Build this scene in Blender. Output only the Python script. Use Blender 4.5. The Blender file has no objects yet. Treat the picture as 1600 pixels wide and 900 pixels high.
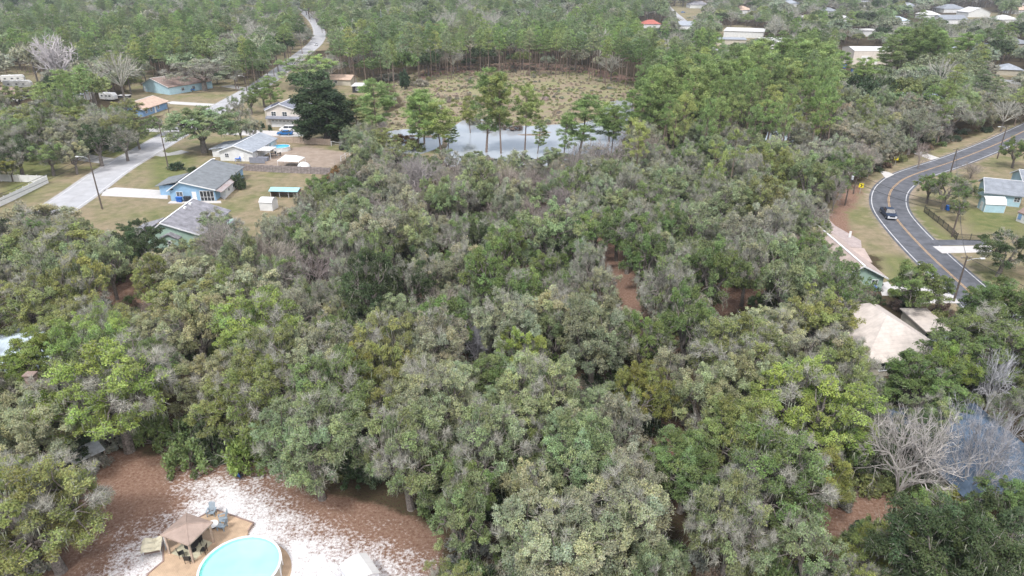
import bpy, math, random
import numpy as np
from mathutils import Vector, Matrix
S = bpy.context.scene
COL = S.collection
R_ = math.radians

# ---------------------------------------------------------------- camera, sky, sun, exposure
PITCH, FPX, CAMH = R_(25.2), 1080.0, 48.0
CP, SP = math.cos(PITCH), math.sin(PITCH)
cam_data = bpy.data.cameras.new('camera')
cam_data.lens = 36.0*FPX/1600.0
cam_data.sensor_width = 36.0
cam_data.clip_end = 6000
cam_data.clip_start = 0.5
cam = bpy.data.objects.new('camera', cam_data)
COL.objects.link(cam)
cam.location = (0, 0, CAMH)
cam.rotation_euler = (math.pi/2-PITCH, 0, 0)
S.camera = cam

SUN_EL, SUN_AZ = R_(56), R_(-35)          # high soft sun from behind left of the view
w = bpy.data.worlds.new('World'); S.world = w; w.use_nodes = True
nt = w.node_tree; nt.nodes.clear()
sky = nt.nodes.new('ShaderNodeTexSky'); sky.sky_type = 'NISHITA'; sky.sun_disc = False
sky.sun_elevation = SUN_EL; sky.sun_rotation = R_(180)+SUN_AZ
sky.air_density = 1.0; sky.dust_density = 3.0; sky.ozone_density = 1.0; sky.altitude = 0
hsv = nt.nodes.new('ShaderNodeHueSaturation'); hsv.inputs['Saturation'].default_value = 0.62
bg = nt.nodes.new('ShaderNodeBackground'); bg.inputs['Strength'].default_value = 0.12
wo = nt.nodes.new('ShaderNodeOutputWorld')
nt.links.new(sky.outputs[0], hsv.inputs['Color']); nt.links.new(hsv.outputs[0], bg.inputs['Color'])
nt.links.new(bg.outputs[0], wo.inputs['Surface'])
sl = bpy.data.lights.new('sun', 'SUN'); sl.energy = 1.5; sl.angle = R_(10); sl.color = (1.0, 0.98, 0.955)
so = bpy.data.objects.new('sun', sl); COL.objects.link(so)
# direction towards the sun: azimuth measured from behind the camera
sd = Vector((math.sin(SUN_AZ)*math.cos(SUN_EL), -math.cos(SUN_AZ)*math.cos(SUN_EL), math.sin(SUN_EL)))
so.rotation_euler = sd.to_track_quat('Z', 'Y').to_euler()
so.location = (0, 0, 200)
S.view_settings.view_transform = 'Standard'; S.view_settings.look = 'None'
S.view_settings.gamma = 1.0; S.view_settings.exposure = 1.13
S.cycles.max_bounces = 5; S.cycles.diffuse_bounces = 3; S.cycles.glossy_bounces = 2
S.cycles.transmission_bounces = 3; S.cycles.volume_bounces = 0; S.cycles.transparent_max_bounces = 6

# ---------------------------------------------------------------- pixel <-> place
def W(px, py, h=0.0):
    v = (py-450)/FPX; xr = (px-800)/FPX
    t = (CAMH-h)/(SP+v*CP)
    return Vector((t*xr, t*(CP-v*SP), h))
def P(x, y, z=0.0):
    dz = z-CAMH; zc = y*CP-dz*SP
    return 800+FPX*x/zc, 450+FPX*(-y*SP-dz*CP)/zc, zc
def height_at(base, top_py):
    """height of a vertical thing standing at ground pixel base whose tip shows at row top_py"""
    b = W(*base); lo, hi = 0, 60
    for _ in range(40):
        m = (lo+hi)/2
        if P(b.x, b.y, m)[1] > top_py: lo = m
        else: hi = m
    return lo

# ---------------------------------------------------------------- object helpers
def link(o, parent=None):
    COL.objects.link(o)
    if parent is not None: o.parent = parent
    return o
def tag(o, label=None, cat=None, group=None, kind=None):
    if label: o['label'] = label
    if cat: o['category'] = cat
    if group: o['group'] = group
    if kind: o['kind'] = kind
    return o
def thing(name, label, cat, loc=(0,0,0), rz=0.0, group=None):
    o = bpy.data.objects.new(name, None); o.empty_display_size = 0.5
    o.location = loc; o.rotation_euler = (0, 0, rz)
    link(o); return tag(o, label, cat, group)
def copy_tree(o, parent=None):
    c = o.copy(); link(c, parent)
    for ch in list(o.children): copy_tree(ch, c)
    return c

class MB:
    """collects polygons; build() links them as ONE mesh object"""
    def __init__(s): s.v=[]; s.f=[]; s.m=[]
    def poly(s, pts, m=0):
        i=len(s.v); s.v += [tuple(p) for p in pts]; s.f.append(tuple(range(i,i+len(pts)))); s.m.append(m)
    def add(s, vs, fs, m=0):
        i=len(s.v); s.v += [tuple(p) for p in vs]
        for f in fs: s.f.append(tuple(i+k for k in f)); s.m.append(m)
    def box(s, c, d, m=0, rz=0.0, rx=0.0, ry=0.0):
        hx,hy,hz = d[0]/2,d[1]/2,d[2]/2
        pts=[Vector((x,y,z)) for x in(-hx,hx) for y in(-hy,hy) for z in(-hz,hz)]
        if rz or rx or ry:
            M = Matrix.Rotation(rz,3,'Z')@Matrix.Rotation(ry,3,'Y')@Matrix.Rotation(rx,3,'X')
            pts=[M@p for p in pts]
        pts=[p+Vector(c) for p in pts]
        s.add(pts,[(0,1,3,2),(4,6,7,5),(0,4,5,1),(2,3,7,6),(0,2,6,4),(1,5,7,3)],m)
    def prism(s, outline, axis, a, b, m=0):
        """outline: 2D points; axis 'x': points are (y,z) extruded x=a..b; 'y': points are (x,z); 'z': (x,y)"""
        def mk(p,t):
            return {'x':(t,p[0],p[1]),'y':(p[0],t,p[1]),'z':(p[0],p[1],t)}[axis]
        n=len(outline); vs=[mk(p,a) for p in outline]+[mk(p,b) for p in outline]
        fs=[tuple(range(n))[::-1], tuple(range(n,2*n))]+[(i,(i+1)%n,n+(i+1)%n,n+i) for i in range(n)]
        s.add(vs,fs,m)
    def tube(s, pts, rads, n=6, m=0, cap=True):
        pts=[Vector(p) for p in pts]; rings=[]; i0=len(s.v)
        for k,p in enumerate(pts):
            d=(pts[min(k+1,len(pts)-1)]-pts[max(k-1,0)]).normalized()
            u=d.cross(Vector((0,0,1)) if abs(d.z)<.95 else Vector((1,0,0))).normalized(); w_=d.cross(u)
            r=rads[k] if hasattr(rads,'__len__') else rads
            for j in range(n):
                a=2*math.pi*j/n; s.v.append(tuple(p+(u*math.cos(a)+w_*math.sin(a))*r))
        for k in range(len(pts)-1):
            for j in range(n):
                a=i0+k*n+j; b=i0+k*n+(j+1)%n
                s.f.append((a,b,b+n,a+n)); s.m.append(m)
        if cap:
            s.f.append(tuple(i0+j for j in range(n))[::-1]); s.m.append(m)
            e=i0+(len(pts)-1)*n; s.f.append(tuple(e+j for j in range(n))); s.m.append(m)
    def lathe(s, prof, n=16, m=0, c=(0,0,0)):
        i0=len(s.v)
        for r,z in prof:
            for j in range(n):
                a=2*math.pi*j/n; s.v.append((c[0]+r*math.cos(a),c[1]+r*math.sin(a),c[2]+z))
        for k in range(len(prof)-1):
            for j in range(n):
                a=i0+k*n+j; b=i0+k*n+(j+1)%n
                s.f.append((a,b,b+n,a+n)); s.m.append(m)
        s.f.append(tuple(i0+j for j in range(n))[::-1]); s.m.append(m)
        e=i0+(len(prof)-1)*n; s.f.append(tuple(e+j for j in range(n))); s.m.append(m)
    def mesh(s, name, mats):
        me=bpy.data.meshes.new(name); me.from_pydata(s.v,[],s.f)
        if not isinstance(mats,(list,tuple)): mats=[mats]
        for m in mats: me.materials.append(m)
        if max(s.m or [0])>0: me.polygons.foreach_set('material_index', s.m)
        me.update(); return me
    def build(s, name, mats, parent=None, loc=None, rz=None, smooth=False, bevel=0):
        o=bpy.data.objects.new(name, s.mesh(name,mats)); link(o,parent)
        if loc is not None: o.location=loc
        if rz is not None: o.rotation_euler=(0,0,rz)
        if smooth: o.data.polygons.foreach_set('use_smooth',[True]*len(o.data.polygons))
        if bevel:
            b=o.modifiers.new('bevel','BEVEL'); b.width=bevel; b.segments=2; b.limit_method='ANGLE'
        return o

# ---------------------------------------------------------------- materials
def srgb(r,g,b):
    f=lambda c:(c/12.92 if c<=.04045 else ((c+.055)/1.055)**2.4)
    return (f(r/255),f(g/255),f(b/255))
def pm(name, col, rough=.75, var=.18, scale=2.5, metal=0.0, spec=.35, bump=0.0, bscale=20, col2=None, stripes=None, stripe_amt=.12):
    """procedural material: noise mottling, optional second colour, ribs/courses along an axis, bump"""
    m=bpy.data.materials.new(name); m.use_nodes=True; t=m.node_tree; N=t.nodes; L=t.links
    b=N['Principled BSDF']; b.inputs['Roughness'].default_value=rough; b.inputs['Metallic'].default_value=metal
    b.inputs['Specular IOR Level'].default_value=spec
    tc=N.new('ShaderNodeTexCoord')
    n1=N.new('ShaderNodeTexNoise'); n1.inputs['Scale'].default_value=scale; n1.inputs['Detail'].default_value=6; n1.inputs['Roughness'].default_value=.65
    L.new(tc.outputs['Object'],n1.inputs['Vector'])
    mx=N.new('ShaderNodeMix'); mx.data_type='RGBA'
    c2=col2 if col2 else tuple(max(0,c*(1-2.2*var)) for c in col)
    c1=col if col2 else tuple(min(1,c*(1+var*1.2)) for c in col)
    rmp=N.new('ShaderNodeMapRange'); rmp.inputs[1].default_value=.3; rmp.inputs[2].default_value=.7
    L.new(n1.outputs['Fac'],rmp.inputs[0]); L.new(rmp.outputs[0],mx.inputs[0])
    mx.inputs[6].default_value=(*c2,1); mx.inputs[7].default_value=(*c1,1)
    out=mx.outputs[2]
    if stripes:
        ax,period=stripes
        sx=N.new('ShaderNodeSeparateXYZ'); L.new(tc.outputs['Object'],sx.inputs[0])
        mt=N.new('ShaderNodeMath'); mt.operation='MULTIPLY'; mt.inputs[1].default_value=1.0/period; L.new(sx.outputs['XYZ'.index(ax)],mt.inputs[0])
        fr=N.new('ShaderNodeMath'); fr.operation='FRACT'; L.new(mt.outputs[0],fr.inputs[0])
        gt=N.new('ShaderNodeMath'); gt.operation='LESS_THAN'; gt.inputs[1].default_value=.16; L.new(fr.outputs[0],gt.inputs[0])
        m2=N.new('ShaderNodeMix'); m2.data_type='RGBA'; m2.blend_type='MULTIPLY'
        sc=N.new('ShaderNodeMath'); sc.operation='MULTIPLY'; sc.inputs[1].default_value=1.0; L.new(gt.outputs[0],sc.inputs[0])
        L.new(sc.outputs[0],m2.inputs[0]); L.new(out,m2.inputs[6]); k=1-stripe_amt; m2.inputs[7].default_value=(k,k,k,1)
        out=m2.outputs[2]
    L.new(out,b.inputs['Base Color'])
    if bump:
        n2=N.new('ShaderNodeTexNoise'); n2.inputs['Scale'].default_value=bscale; n2.inputs['Detail'].default_value=5
        L.new(tc.outputs['Object'],n2.inputs['Vector'])
        bp=N.new('ShaderNodeBump'); bp.inputs['Strength'].default_value=bump; bp.inputs['Distance'].default_value=.05
        L.new(n2.outputs['Fac'],bp.inputs['Height']); L.new(bp.outputs[0],b.inputs['Normal'])
    return m

def foliage_mat(name, rough=.7, spec=.25, trans=.0, fixed=None):
    """colour = leaf colour of the mesh x tint of the individual tree"""
    m=bpy.data.materials.new(name); m.use_nodes=True; t=m.node_tree; N=t.nodes; L=t.links
    b=N['Principled BSDF']; b.inputs['Roughness'].default_value=rough; b.inputs['Specular IOR Level'].default_value=spec
    a=N.new('ShaderNodeAttribute'); a.attribute_name='leafcol'
    mul=N.new('ShaderNodeMix'); mul.data_type='RGBA'; mul.blend_type='MULTIPLY'; mul.inputs[0].default_value=1; mul.clamp_result=False
    L.new(a.outputs['Color'],mul.inputs[6])
    if fixed: mul.inputs[7].default_value=(*fixed,1)
    else:
        ti=N.new('ShaderNodeAttribute'); ti.attribute_type='INSTANCER'; ti.attribute_name='tint'
        L.new(ti.outputs['Color'],mul.inputs[7])
    L.new(mul.outputs[2],b.inputs['Base Color'])
    if trans:
        tr=N.new('ShaderNodeBsdfTranslucent'); L.new(mul.outputs[2],tr.inputs['Color'])
        ms=N.new('ShaderNodeMixShader'); ms.inputs[0].default_value=trans
        L.new(b.outputs[0],ms.inputs[1]); L.new(tr.outputs[0],ms.inputs[2]); L.new(ms.outputs[0],N['Material Output'].inputs['Surface'])
    return m
M={}
M['leaf']=foliage_mat('leaf',.7,.2,.25)
M['twig']=foliage_mat('twig',.85,.15,0,(.37,.36,.31))
M['moss']=foliage_mat('moss',.9,.1,0,(.27,.29,.21))
M['bark']=pm('bark',(.20,.175,.155),.9,.35,6,bump=.6)
M['pine_bark']=pm('pine_bark',(.24,.18,.145),.9,.35,5,bump=.6)
M['pale_bark']=foliage_mat('pale_bark',.85,.15,0)
# ---------------------------------------------------------------- ground
LAWN_L=[(-40,262),(90,246),(180,240),(205,225),(240,200),(255,180),(200,185),(190,150),(215,115),(330,125),(420,120),(470,95),(500,95),(470,150),(555,120),(600,135),(600,170),(590,215),(560,235),(520,262),(470,300),(460,350),(400,420),(330,400),(160,395),(60,345),(-60,380)]
LAWN_R=[(1600,190),(1560,200),(1470,230),(1385,262),(1320,295),(1270,345),(1290,380),(1375,400),(1380,450),(1440,470),(1540,500),(1700,520),(1700,190)]
YARD=[(-60,1180),(-30,960),(60,880),(125,790),(150,700),(260,715),(400,725),(500,770),(600,790),(690,835),(680,960),(720,1180)]
SAND=[(150,940),(190,850),(260,815),(290,785),(300,745),(380,742),(430,770),(470,812),(540,838),(600,858),(650,880),(640,960)]
DIRT_POOL=[(425,236),(480,228),(545,240),(525,262),(450,262),(400,262)]
MARSH=[(590,236),(585,190),(640,165),(615,128),(670,108),(800,101),(900,104),(1010,128),(1000,165),(960,200),(990,250),(700,250)]
BANK=[(650,118),(670,106),(800,98),(905,101),(1015,128),(1005,136),(900,112),(800,109),(680,117),(655,126)]
LITTER=[[(925,345),(960,350),(1010,430),(1010,500),(975,520),(945,430)],[(1020,660),(1080,660),(1100,790),(1030,790)],[(1110,400),(1190,380),(1200,470),(1110,500)],[(1200,790),(1420,760),(1430,840),(1220,850)],[(1270,335),(1320,330),(1340,390),(1280,390)],[(110,430),(245,430),(245,490),(110,480)],[(1318,290),(1350,290),(1335,325),(1295,340)]]
GREEN=[[(240,230),(300,245),(290,285),(240,290),(235,260)],[(120,245),(250,195),(255,215),(190,245)],[(1410,310),(1440,330),(1500,385),(1440,370)],[(1375,400),(1440,400),(1480,450),(1400,450)],[(1500,320),(1600,340),(1600,360),(1520,365)],[(1470,545),(1520,545),(1500,600),(1440,600)],[(20,235),(110,240),(60,300),(0,320)],[(560,150),(600,150),(590,205),(560,210)]]
def wpoly(pts): return np.array([tuple(W(a,b))[:2] for a,b in pts])
def inside(poly, X, Y):
    ins=np.zeros(X.shape,bool); n=len(poly); j=n-1
    for i in range(n):
        xi,yi=poly[i]; xj,yj=poly[j]
        c=((yi>Y)!=(yj>Y)) & (X < (xj-xi)*(Y-yi)/((yj-yi)+1e-12)+xi)
        ins^=c; j=i
    return ins
def dist(poly, X, Y):
    d=np.full(X.shape,1e9); n=len(poly)
    for i in range(n):
        a=poly[i]; b=poly[(i+1)%n]; ab=b-a; L2=ab@ab+1e-9
        t=np.clip(((X-a[0])*ab[0]+(Y-a[1])*ab[1])/L2,0,1)
        d=np.minimum(d,np.hypot(X-a[0]-t*ab[0],Y-a[1]-t*ab[1]))
    return d
def soft(pts, X, Y, wdt=2.0):
    p=wpoly(pts); lo=p.min(0)-3*wdt; hi=p.max(0)+3*wdt
    out=np.zeros(X.shape); m=(X>lo[0])&(X<hi[0])&(Y>lo[1])&(Y<hi[1])
    x,y=X[m],Y[m]; d=dist(p,x,y); s=np.where(inside(p,x,y),d,-d)
    out[m]=np.clip(.5+s/(2*wdt),0,1); return out
def axis_steps(lo_f, hi_f, step, lo, hi, grow=1.12):
    a=list(np.arange(lo_f,hi_f+1e-6,step)); s=step
    while a[-1]<hi: s*=grow; a.append(a[-1]+s)
    s=step
    while a[0]>lo: s*=grow; a.insert(0,a[0]-s)
    return np.array(a)
xs=axis_steps(-150,150,1.15,-3000,3000); ys=axis_steps(24,250,1.15,-300,4500,1.05)
GX,GY=np.meshgrid(xs,ys); fx,fy=GX.ravel(),GY.ravel()
lawn=np.maximum(soft(LAWN_L,fx,fy,2.5),soft(LAWN_R,fx,fy,2.5))
far_open=np.zeros_like(fx)
OPEN_FAR=[[(1030,0),(1100,0),(1140,60),(1110,85),(1060,40)],[(1080,40),(1170,40),(1240,85),(1100,95)],[(1300,80),(1480,85),(1600,110),(1600,160),(1450,130),(1330,105)],[(1500,20),(1600,20),(1600,40),(1500,40)],[(1520,110),(1600,110),(1600,145),(1520,140)],[(475,80),(515,78),(512,30),(480,8),(455,8),(490,50)],[(400,135),(440,75),(470,50),(480,90),(440,130)],[(0,100),(60,100),(110,135),(40,150),(0,150)]]
for q in OPEN_FAR: lawn=np.maximum(lawn,soft(q,fx,fy,3))
green=np.zeros_like(fx)
for q in GREEN: green=np.maximum(green,soft(q,fx,fy,3.0))
litter=soft(YARD,fx,fy,1.5)
for q in LITTER: litter=np.maximum(litter,soft(q,fx,fy,3.0))
sand=soft(SAND,fx,fy,4.2); dirt=soft(DIRT_POOL,fx,fy,2.5)
def near_line(pts,lo,hi):
    o=np.zeros_like(fx); q=[W(a,b) for a,b in pts]; dd=np.full(fx.shape,1e9)
    for a,b in zip(q[:-1],q[1:]):
        ab=np.array([b.x-a.x,b.y-a.y]); t_=np.clip(((fx-a.x)*ab[0]+(fy-a.y)*ab[1])/(ab@ab),0,1); dd=np.minimum(dd,np.hypot(fx-a.x-t_*ab[0],fy-a.y-t_*ab[1]))
    return np.clip((hi-dd)/(hi-lo),0,1)
dirt=np.maximum(dirt,.55*near_line([(1600,205),(1560,224),(1495,250),(1425,274),(1400,289),(1389.5,305),(1391,326),(1408,351),(1450,396),(1504,446),(1530,470)],4.0,6.6))
dirt=np.maximum(dirt,.5*near_line([(95,323),(175,267),(233,233),(300,194),(360,160),(402,136),(428,118),(468,88),(494,66)],4.5,6.5))
marsh=soft(MARSH,fx,fy,4.0); bank=soft(BANK,fx,fy,3.0)
lawn*=1-marsh
nx,ny=len(xs),len(ys)
me=bpy.data.meshes.new('ground')
vv=np.stack([fx,fy,np.zeros_like(fx)],1)
idx=np.arange(nx*ny).reshape(ny,nx)
q=np.stack([idx[:-1,:-1],idx[:-1,1:],idx[1:,1:],idx[1:,:-1]],-1).reshape(-1,4)
me.vertices.add(len(vv)); me.vertices.foreach_set('co',vv.ravel().astype('f'))
me.loops.add(q.size); me.loops.foreach_set('vertex_index',q.ravel().astype('i'))
me.polygons.add(len(q)); me.polygons.foreach_set('loop_start',(np.arange(len(q))*4).astype('i'))
me.update(calc_edges=True)
def vcol(me,name,r,g,b,a=None):
    at=me.attributes.new(name,'FLOAT_COLOR','POINT')
    arr=np.stack([r,g,b,np.ones_like(r) if a is None else a],1).astype('f'); at.data.foreach_set('color',arr.ravel())
vcol(me,'cover_a',lawn,green,litter); vcol(me,'cover_b',sand,dirt,marsh); vcol(me,'cover_c',bank,bank,bank)
gm=bpy.data.materials.new('ground'); gm.use_nodes=True; t=gm.node_tree; N=t.nodes; L=t.links
B=N['Principled BSDF']; B.inputs['Roughness'].default_value=.95; B.inputs['Specular IOR Level'].default_value=.1
tc=N.new('ShaderNodeTexCoord')
def noise(sc,det=6,rg=.6,dist_=0):
    n=N.new('ShaderNodeTexNoise'); n.inputs['Scale'].default_value=sc; n.inputs['Detail'].default_value=det; n.inputs['Roughness'].default_value=rg; n.inputs['Distortion'].default_value=dist_
    L.new(tc.outputs['Object'],n.inputs['Vector']); return n.outputs['Fac']
def ramp(src,stops):
    r=N.new('ShaderNodeValToRGB'); L.new(src,r.inputs[0]); e=r.color_ramp.elements
    e[0].position,e[0].color=stops[0][0],(*stops[0][1],1); e[1].position,e[1].color=stops[-1][0],(*stops[-1][1],1)
    for p,c in stops[1:-1]: k=e.new(p); k.color=(*c,1)
    return r.outputs[0]
def mixc(f,a,b):
    m=N.new('ShaderNodeMix'); m.data_type='RGBA'; L.new(f,m.inputs[0]); L.new(a,m.inputs[6]); L.new(b,m.inputs[7]); return m.outputs[2]
def math_(op,a,b,clamp=False):
    m=N.new('ShaderNodeMath'); m.operation=op; m.use_clamp=clamp
    for i,v in enumerate((a,b)):
        if isinstance(v,(int,float)): m.inputs[i].default_value=v
        else: L.new(v,m.inputs[i])
    return m.outputs[0]
def mask(src,ns,amt=1.6,thr=None,sharp=4.0):
    """break the edge of a cover mask up with noise"""
    a=math_('SUBTRACT',ns,.5); a=math_('MULTIPLY',a,amt); a=math_('ADD',src,a)
    a=math_('SUBTRACT',a,.5); a=math_('MULTIPLY',a,sharp); return math_('ADD',a,.5,True)
seps=[]
for nm in ('cover_a','cover_b','cover_c'):
    a=N.new('ShaderNodeAttribute'); a.attribute_name=nm; s=N.new('ShaderNodeSeparateColor'); L.new(a.outputs['Color'],s.inputs[0]); seps.append(s)
n_big=noise(.09,4,.55); n_mid=noise(.45,8,.65); n_fine=noise(3.2,6,.7); n_vf=noise(9,4,.7)
floor=ramp(n_fine,[(.3,(.035,.028,.018)),(.5,(.085,.06,.038)),(.62,(.06,.065,.03)),(.75,(.16,.12,.085))])
dry=ramp(n_mid,[(.28,(.165,.155,.085)),(.45,(.24,.205,.128)),(.6,(.30,.24,.158)),(.75,(.36,.295,.21))])
grs=ramp(n_mid,[(.3,(.10,.13,.045)),(.5,(.16,.175,.07)),(.7,(.24,.22,.11))])
lit=ramp(n_fine,[(.28,(.12,.066,.045)),(.45,(.21,.125,.088)),(.58,(.27,.18,.135)),(.75,(.36,.285,.245))])
snd=ramp(n_vf,[(.3,(.50,.47,.47)),(.5,(.68,.66,.66)),(.7,(.80,.79,.79))])
drt=ramp(n_mid,[(.3,(.26,.20,.155)),(.7,(.40,.33,.27))])
msh=ramp(n_mid,[(.25,(.15,.12,.08)),(.4,(.25,.19,.14)),(.52,(.30,.24,.17)),(.62,(.23,.22,.12)),(.75,(.34,.27,.22))])
bnk=ramp(n_fine,[(.3,(.13,.08,.06)),(.6,(.28,.18,.14)),(.75,(.34,.27,.22))])
fine_lawn=math_('MULTIPLY',math_('SUBTRACT',n_fine,.5),.5)
c=mixc(mask(seps[0].outputs[0],n_mid,.7),floor,dry)
gmask=mask(seps[0].outputs[1],n_mid,1.6,sharp=2.0); gnat=math_('MULTIPLY',math_('MULTIPLY',math_('SUBTRACT',n_big,.46),5,True),seps[0].outputs[0]); gnat=math_('MULTIPLY',gnat,.75,True)
c=mixc(gnat,c,grs); c=mixc(gmask,c,grs)
c=mixc(mask(seps[0].outputs[2],n_mid,.9),c,lit)
c=mixc(mask(seps[1].outputs[1],n_mid,1.0,sharp=2.5),c,drt)
sn=math_('ADD',math_('MULTIPLY',n_mid,.55),math_('MULTIPLY',n_fine,.45))
sn=math_('ADD',math_('MULTIPLY',n_fine,.6),math_('MULTIPLY',n_mid,.4))
c=mixc(mask(math_('SUBTRACT',seps[1].outputs[0],.12),sn,3.3,sharp=2.2),c,snd)
msh=mixc(math_('MULTIPLY',math_('SUBTRACT',n_big,.42),4,True),msh,ramp(n_mid,[(.3,(.19,.20,.09)),(.6,(.28,.28,.14)),(.75,(.32,.30,.18))]))
c=mixc(mask(math_('MULTIPLY',seps[1].outputs[2],1.6,True),n_mid,.5),c,msh)
c=mixc(mask(seps[2].outputs[0],n_mid,.9),c,bnk)
gm2=N.new('ShaderNodeMix'); gm2.data_type='RGBA'; gm2.blend_type='MULTIPLY'; gm2.inputs[0].default_value=1
L.new(c,gm2.inputs[6]); L.new(ramp(n_vf,[(.3,(.72,.72,.72)),(.7,(1.18,1.18,1.18))]),gm2.inputs[7]); L.new(gm2.outputs[2],B.inputs['Base Color'])
bp=N.new('ShaderNodeBump'); bp.inputs['Strength'].default_value=.9; bp.inputs['Distance'].default_value=.12; L.new(n_fine,bp.inputs['Height']); L.new(bp.outputs[0],B.inputs['Normal'])
me.materials.append(gm)
g=bpy.data.objects.new('ground',me); link(g); tag(g,kind='structure')

def sheet(name, pts, mat, z=.02, pix=True, structure=True, smooth=0):
    w_=[W(a,b) for a,b in pts] if pix else [Vector((a,b,0)) for a,b in pts]
    mb=MB(); mb.poly([(p.x,p.y,z) for p in w_]); o=mb.build(name,mat)
    if structure: tag(o,kind='structure')
    return o
def spline(pts, step=3.0):
    P_=[Vector(p) for p in pts]; out=[]
    for i in range(len(P_)-1):
        p0=P_[max(i-1,0)]; p1=P_[i]; p2=P_[i+1]; p3=P_[min(i+2,len(P_)-1)]
        n=max(2,int((p2-p1).length/step))
        for k in range(n):
            t=k/n; out.append(.5*((2*p1)+(-p0+p2)*t+(2*p0-5*p1+4*p2-p3)*t*t+(-p0+3*p1-3*p2+p3)*t**3))
    out.append(P_[-1]); return out
def ribbon(name, line, off0, off1, z, mat, dash=None):
    mb=MB(); n=len(line); nor=[]
    for k in range(n):
        d=(line[min(k+1,n-1)]-line[max(k-1,0)]); d.z=0; d.normalize(); nor.append(Vector((d.y,-d.x,0)))
    for k in range(n-1):
        if dash and (k%dash[1])>=dash[0]: continue
        a,b=line[k],line[k+1]
        mb.poly([(*(a+nor[k]*off0)[:2],z),(*(b+nor[k+1]*off0)[:2],z),(*(b+nor[k+1]*off1)[:2],z),(*(a+nor[k]*off1)[:2],z)][::-1])
    o=mb.build(name,mat); return tag(o,kind='structure')
def slab(name, pts, mat, h=.06, pix=True):
    """a solid raised slab (driveway, apron)"""
    w_=[W(a,b) for a,b in pts] if pix else [Vector((a,b,0)) for a,b in pts]
    mb=MB(); mb.prism([(p.x,p.y) for p in w_],'z',-.1,h); o=mb.build(name,mat); return tag(o,kind='structure')
M['asphalt']=pm('asphalt',(.125,.13,.145),.9,.2,.5,bump=.3,bscale=30)
M['concrete_road']=pm('concrete_road',(.42,.42,.43),.9,.09,.35,bump=.2,bscale=20)
M['concrete_edge']=pm('concrete_edge',(.42,.41,.40),.9,.12,.5)
M['concrete']=pm('concrete',(.54,.52,.50),.85,.05,.8,bump=.2)
M['white_paint']=pm('white_paint',(.60,.60,.61),.6,.15,1)
M['yellow_paint']=pm('yellow_paint',(.58,.37,.18),.6,.2,1)
M['pavers']=pm('pavers',(.42,.35,.33),.85,.12,1.2,stripes=('X',.5),stripe_amt=.12)
M['pool_deck']=pm('pool_deck',(.50,.365,.25),.85,.12,1.2,bump=.2,stripes=('X',.16),stripe_amt=.18)
# right hand road
rl=[W(a,b) for a,b in [(1760,140),(1680,168),(1600,205),(1560,224),(1495,250),(1425,274),(1400,289),(1389.5,305),(1391,326),(1408,351),(1450,396),(1504,446),(1530,470),(1600,538),(1700,640)]]
rl=spline(rl,2.0)
ribbon('road',rl,-4.0,4.0,.03,M['asphalt'])
for s in (-1,1):
    ribbon('edge_line',rl,s*3.45-.09,s*3.45+.09,.036,M['white_paint'])
    ribbon('centre_line',rl,s*.13-.06,s*.13+.06,.036,M['yellow_paint'])
ribbon('side_street',spline([W(1540,477),W(1570,492),W(1620,505),W(1760,520)],3),-3.4,3.4,.026,M['asphalt'])
sheet('stop_line',[(1507,469),(1518,469),(1520,472),(1508,472)],M['white_paint'],.042)
# left hand concrete road
ll=[Vector((-94,40,0)),Vector((-94,90,0))]+[W(a,b) for a,b in [(95,323),(175,267),(233,233),(300,194),(360,160),(402,136),(428,118),(468,88),(494,66),(499,48),(488,30),(468,15),(440,7)]]
ll=spline(ll,4.0)
ribbon('road',ll,-4.3,4.3,.03,M['concrete_road'])
ribbon('joint',ll,-.06,.06,.036,M['concrete_edge'])
for s in (-1,1): ribbon('edge_strip',ll,s*4.55-.28,s*4.55+.28,.05,M['concrete_edge'])
for s in (-1,1): ribbon('edge_line',ll,s*3.9-.1,s*3.9+.1,.037,M['white_paint'])
ribbon('side_street',spline([W(60,244),W(110,243),W(150,249),W(185,254)],3),-2.6,2.6,.026,M['concrete_edge'])
ribbon('side_street',spline([W(205,206),W(240,203),W(285,206)],3),-2.6,2.6,.022,M['concrete_edge'])
ribbon('side_street',spline([W(262,160),W(310,163),W(350,165)],3),-2.4,2.4,.022,M['concrete'])
ribbon('side_street',spline([W(352,134),W(390,140)],3),-2.4,2.4,.022,M['concrete'])
ribbon('side_street',spline([W(290,236),W(258,242),W(235,236)],3),-2.0,2.0,.023,M['concrete_edge'])
for nm,pts,mt in [('driveway',[(163,297),(180,293),(262,298),(262,311),(200,308),(158,306)],'concrete'),
    ('driveway',[(340,205),(345,202),(410,204),(475,206),(475,213),(430,214),(345,210)],'concrete'),
    ('driveway',[(1452,375),(1536,375),(1545,383),(1460,384)],'asphalt'),
    ('driveway',[(1457,385),(1550,384),(1550,394),(1472,396)],'concrete'),
    ('driveway',[(1374,267),(1388,269),(1397,273),(1384,279)],'concrete'),
    ('driveway',[(1428,240),(1440,237),(1468,247),(1455,250)],'concrete'),
    ('driveway',[(1283,340),(1290,338),(1305,353),(1345,376),(1348,400),(1320,400),(1302,372)],'pavers'),
    ('driveway',[(1372,442),(1405,447),(1440,446),(1490,462),(1500,474),(1440,474),(1400,462),(1378,462)],'concrete'),
    ('driveway',[(1430,535),(1475,540),(1545,534),(1560,548),(1475,562),(1440,556)],'concrete'),
    ('driveway',[(1560,124),(1600,126),(1600,134),(1575,130)],'concrete_road'),
    ('driveway',[(1590,0),(1600,0),(1600,8),(1590,8)],'concrete')]:
    slab(nm,pts,M[mt],.05)
ribbon('road',spline([W(1025,-20),W(1040,8),W(1062,30),W(1085,52),W(1105,74),W(1135,84),W(1200,95)],6),-5,5,.03,M['concrete_road'])
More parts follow.
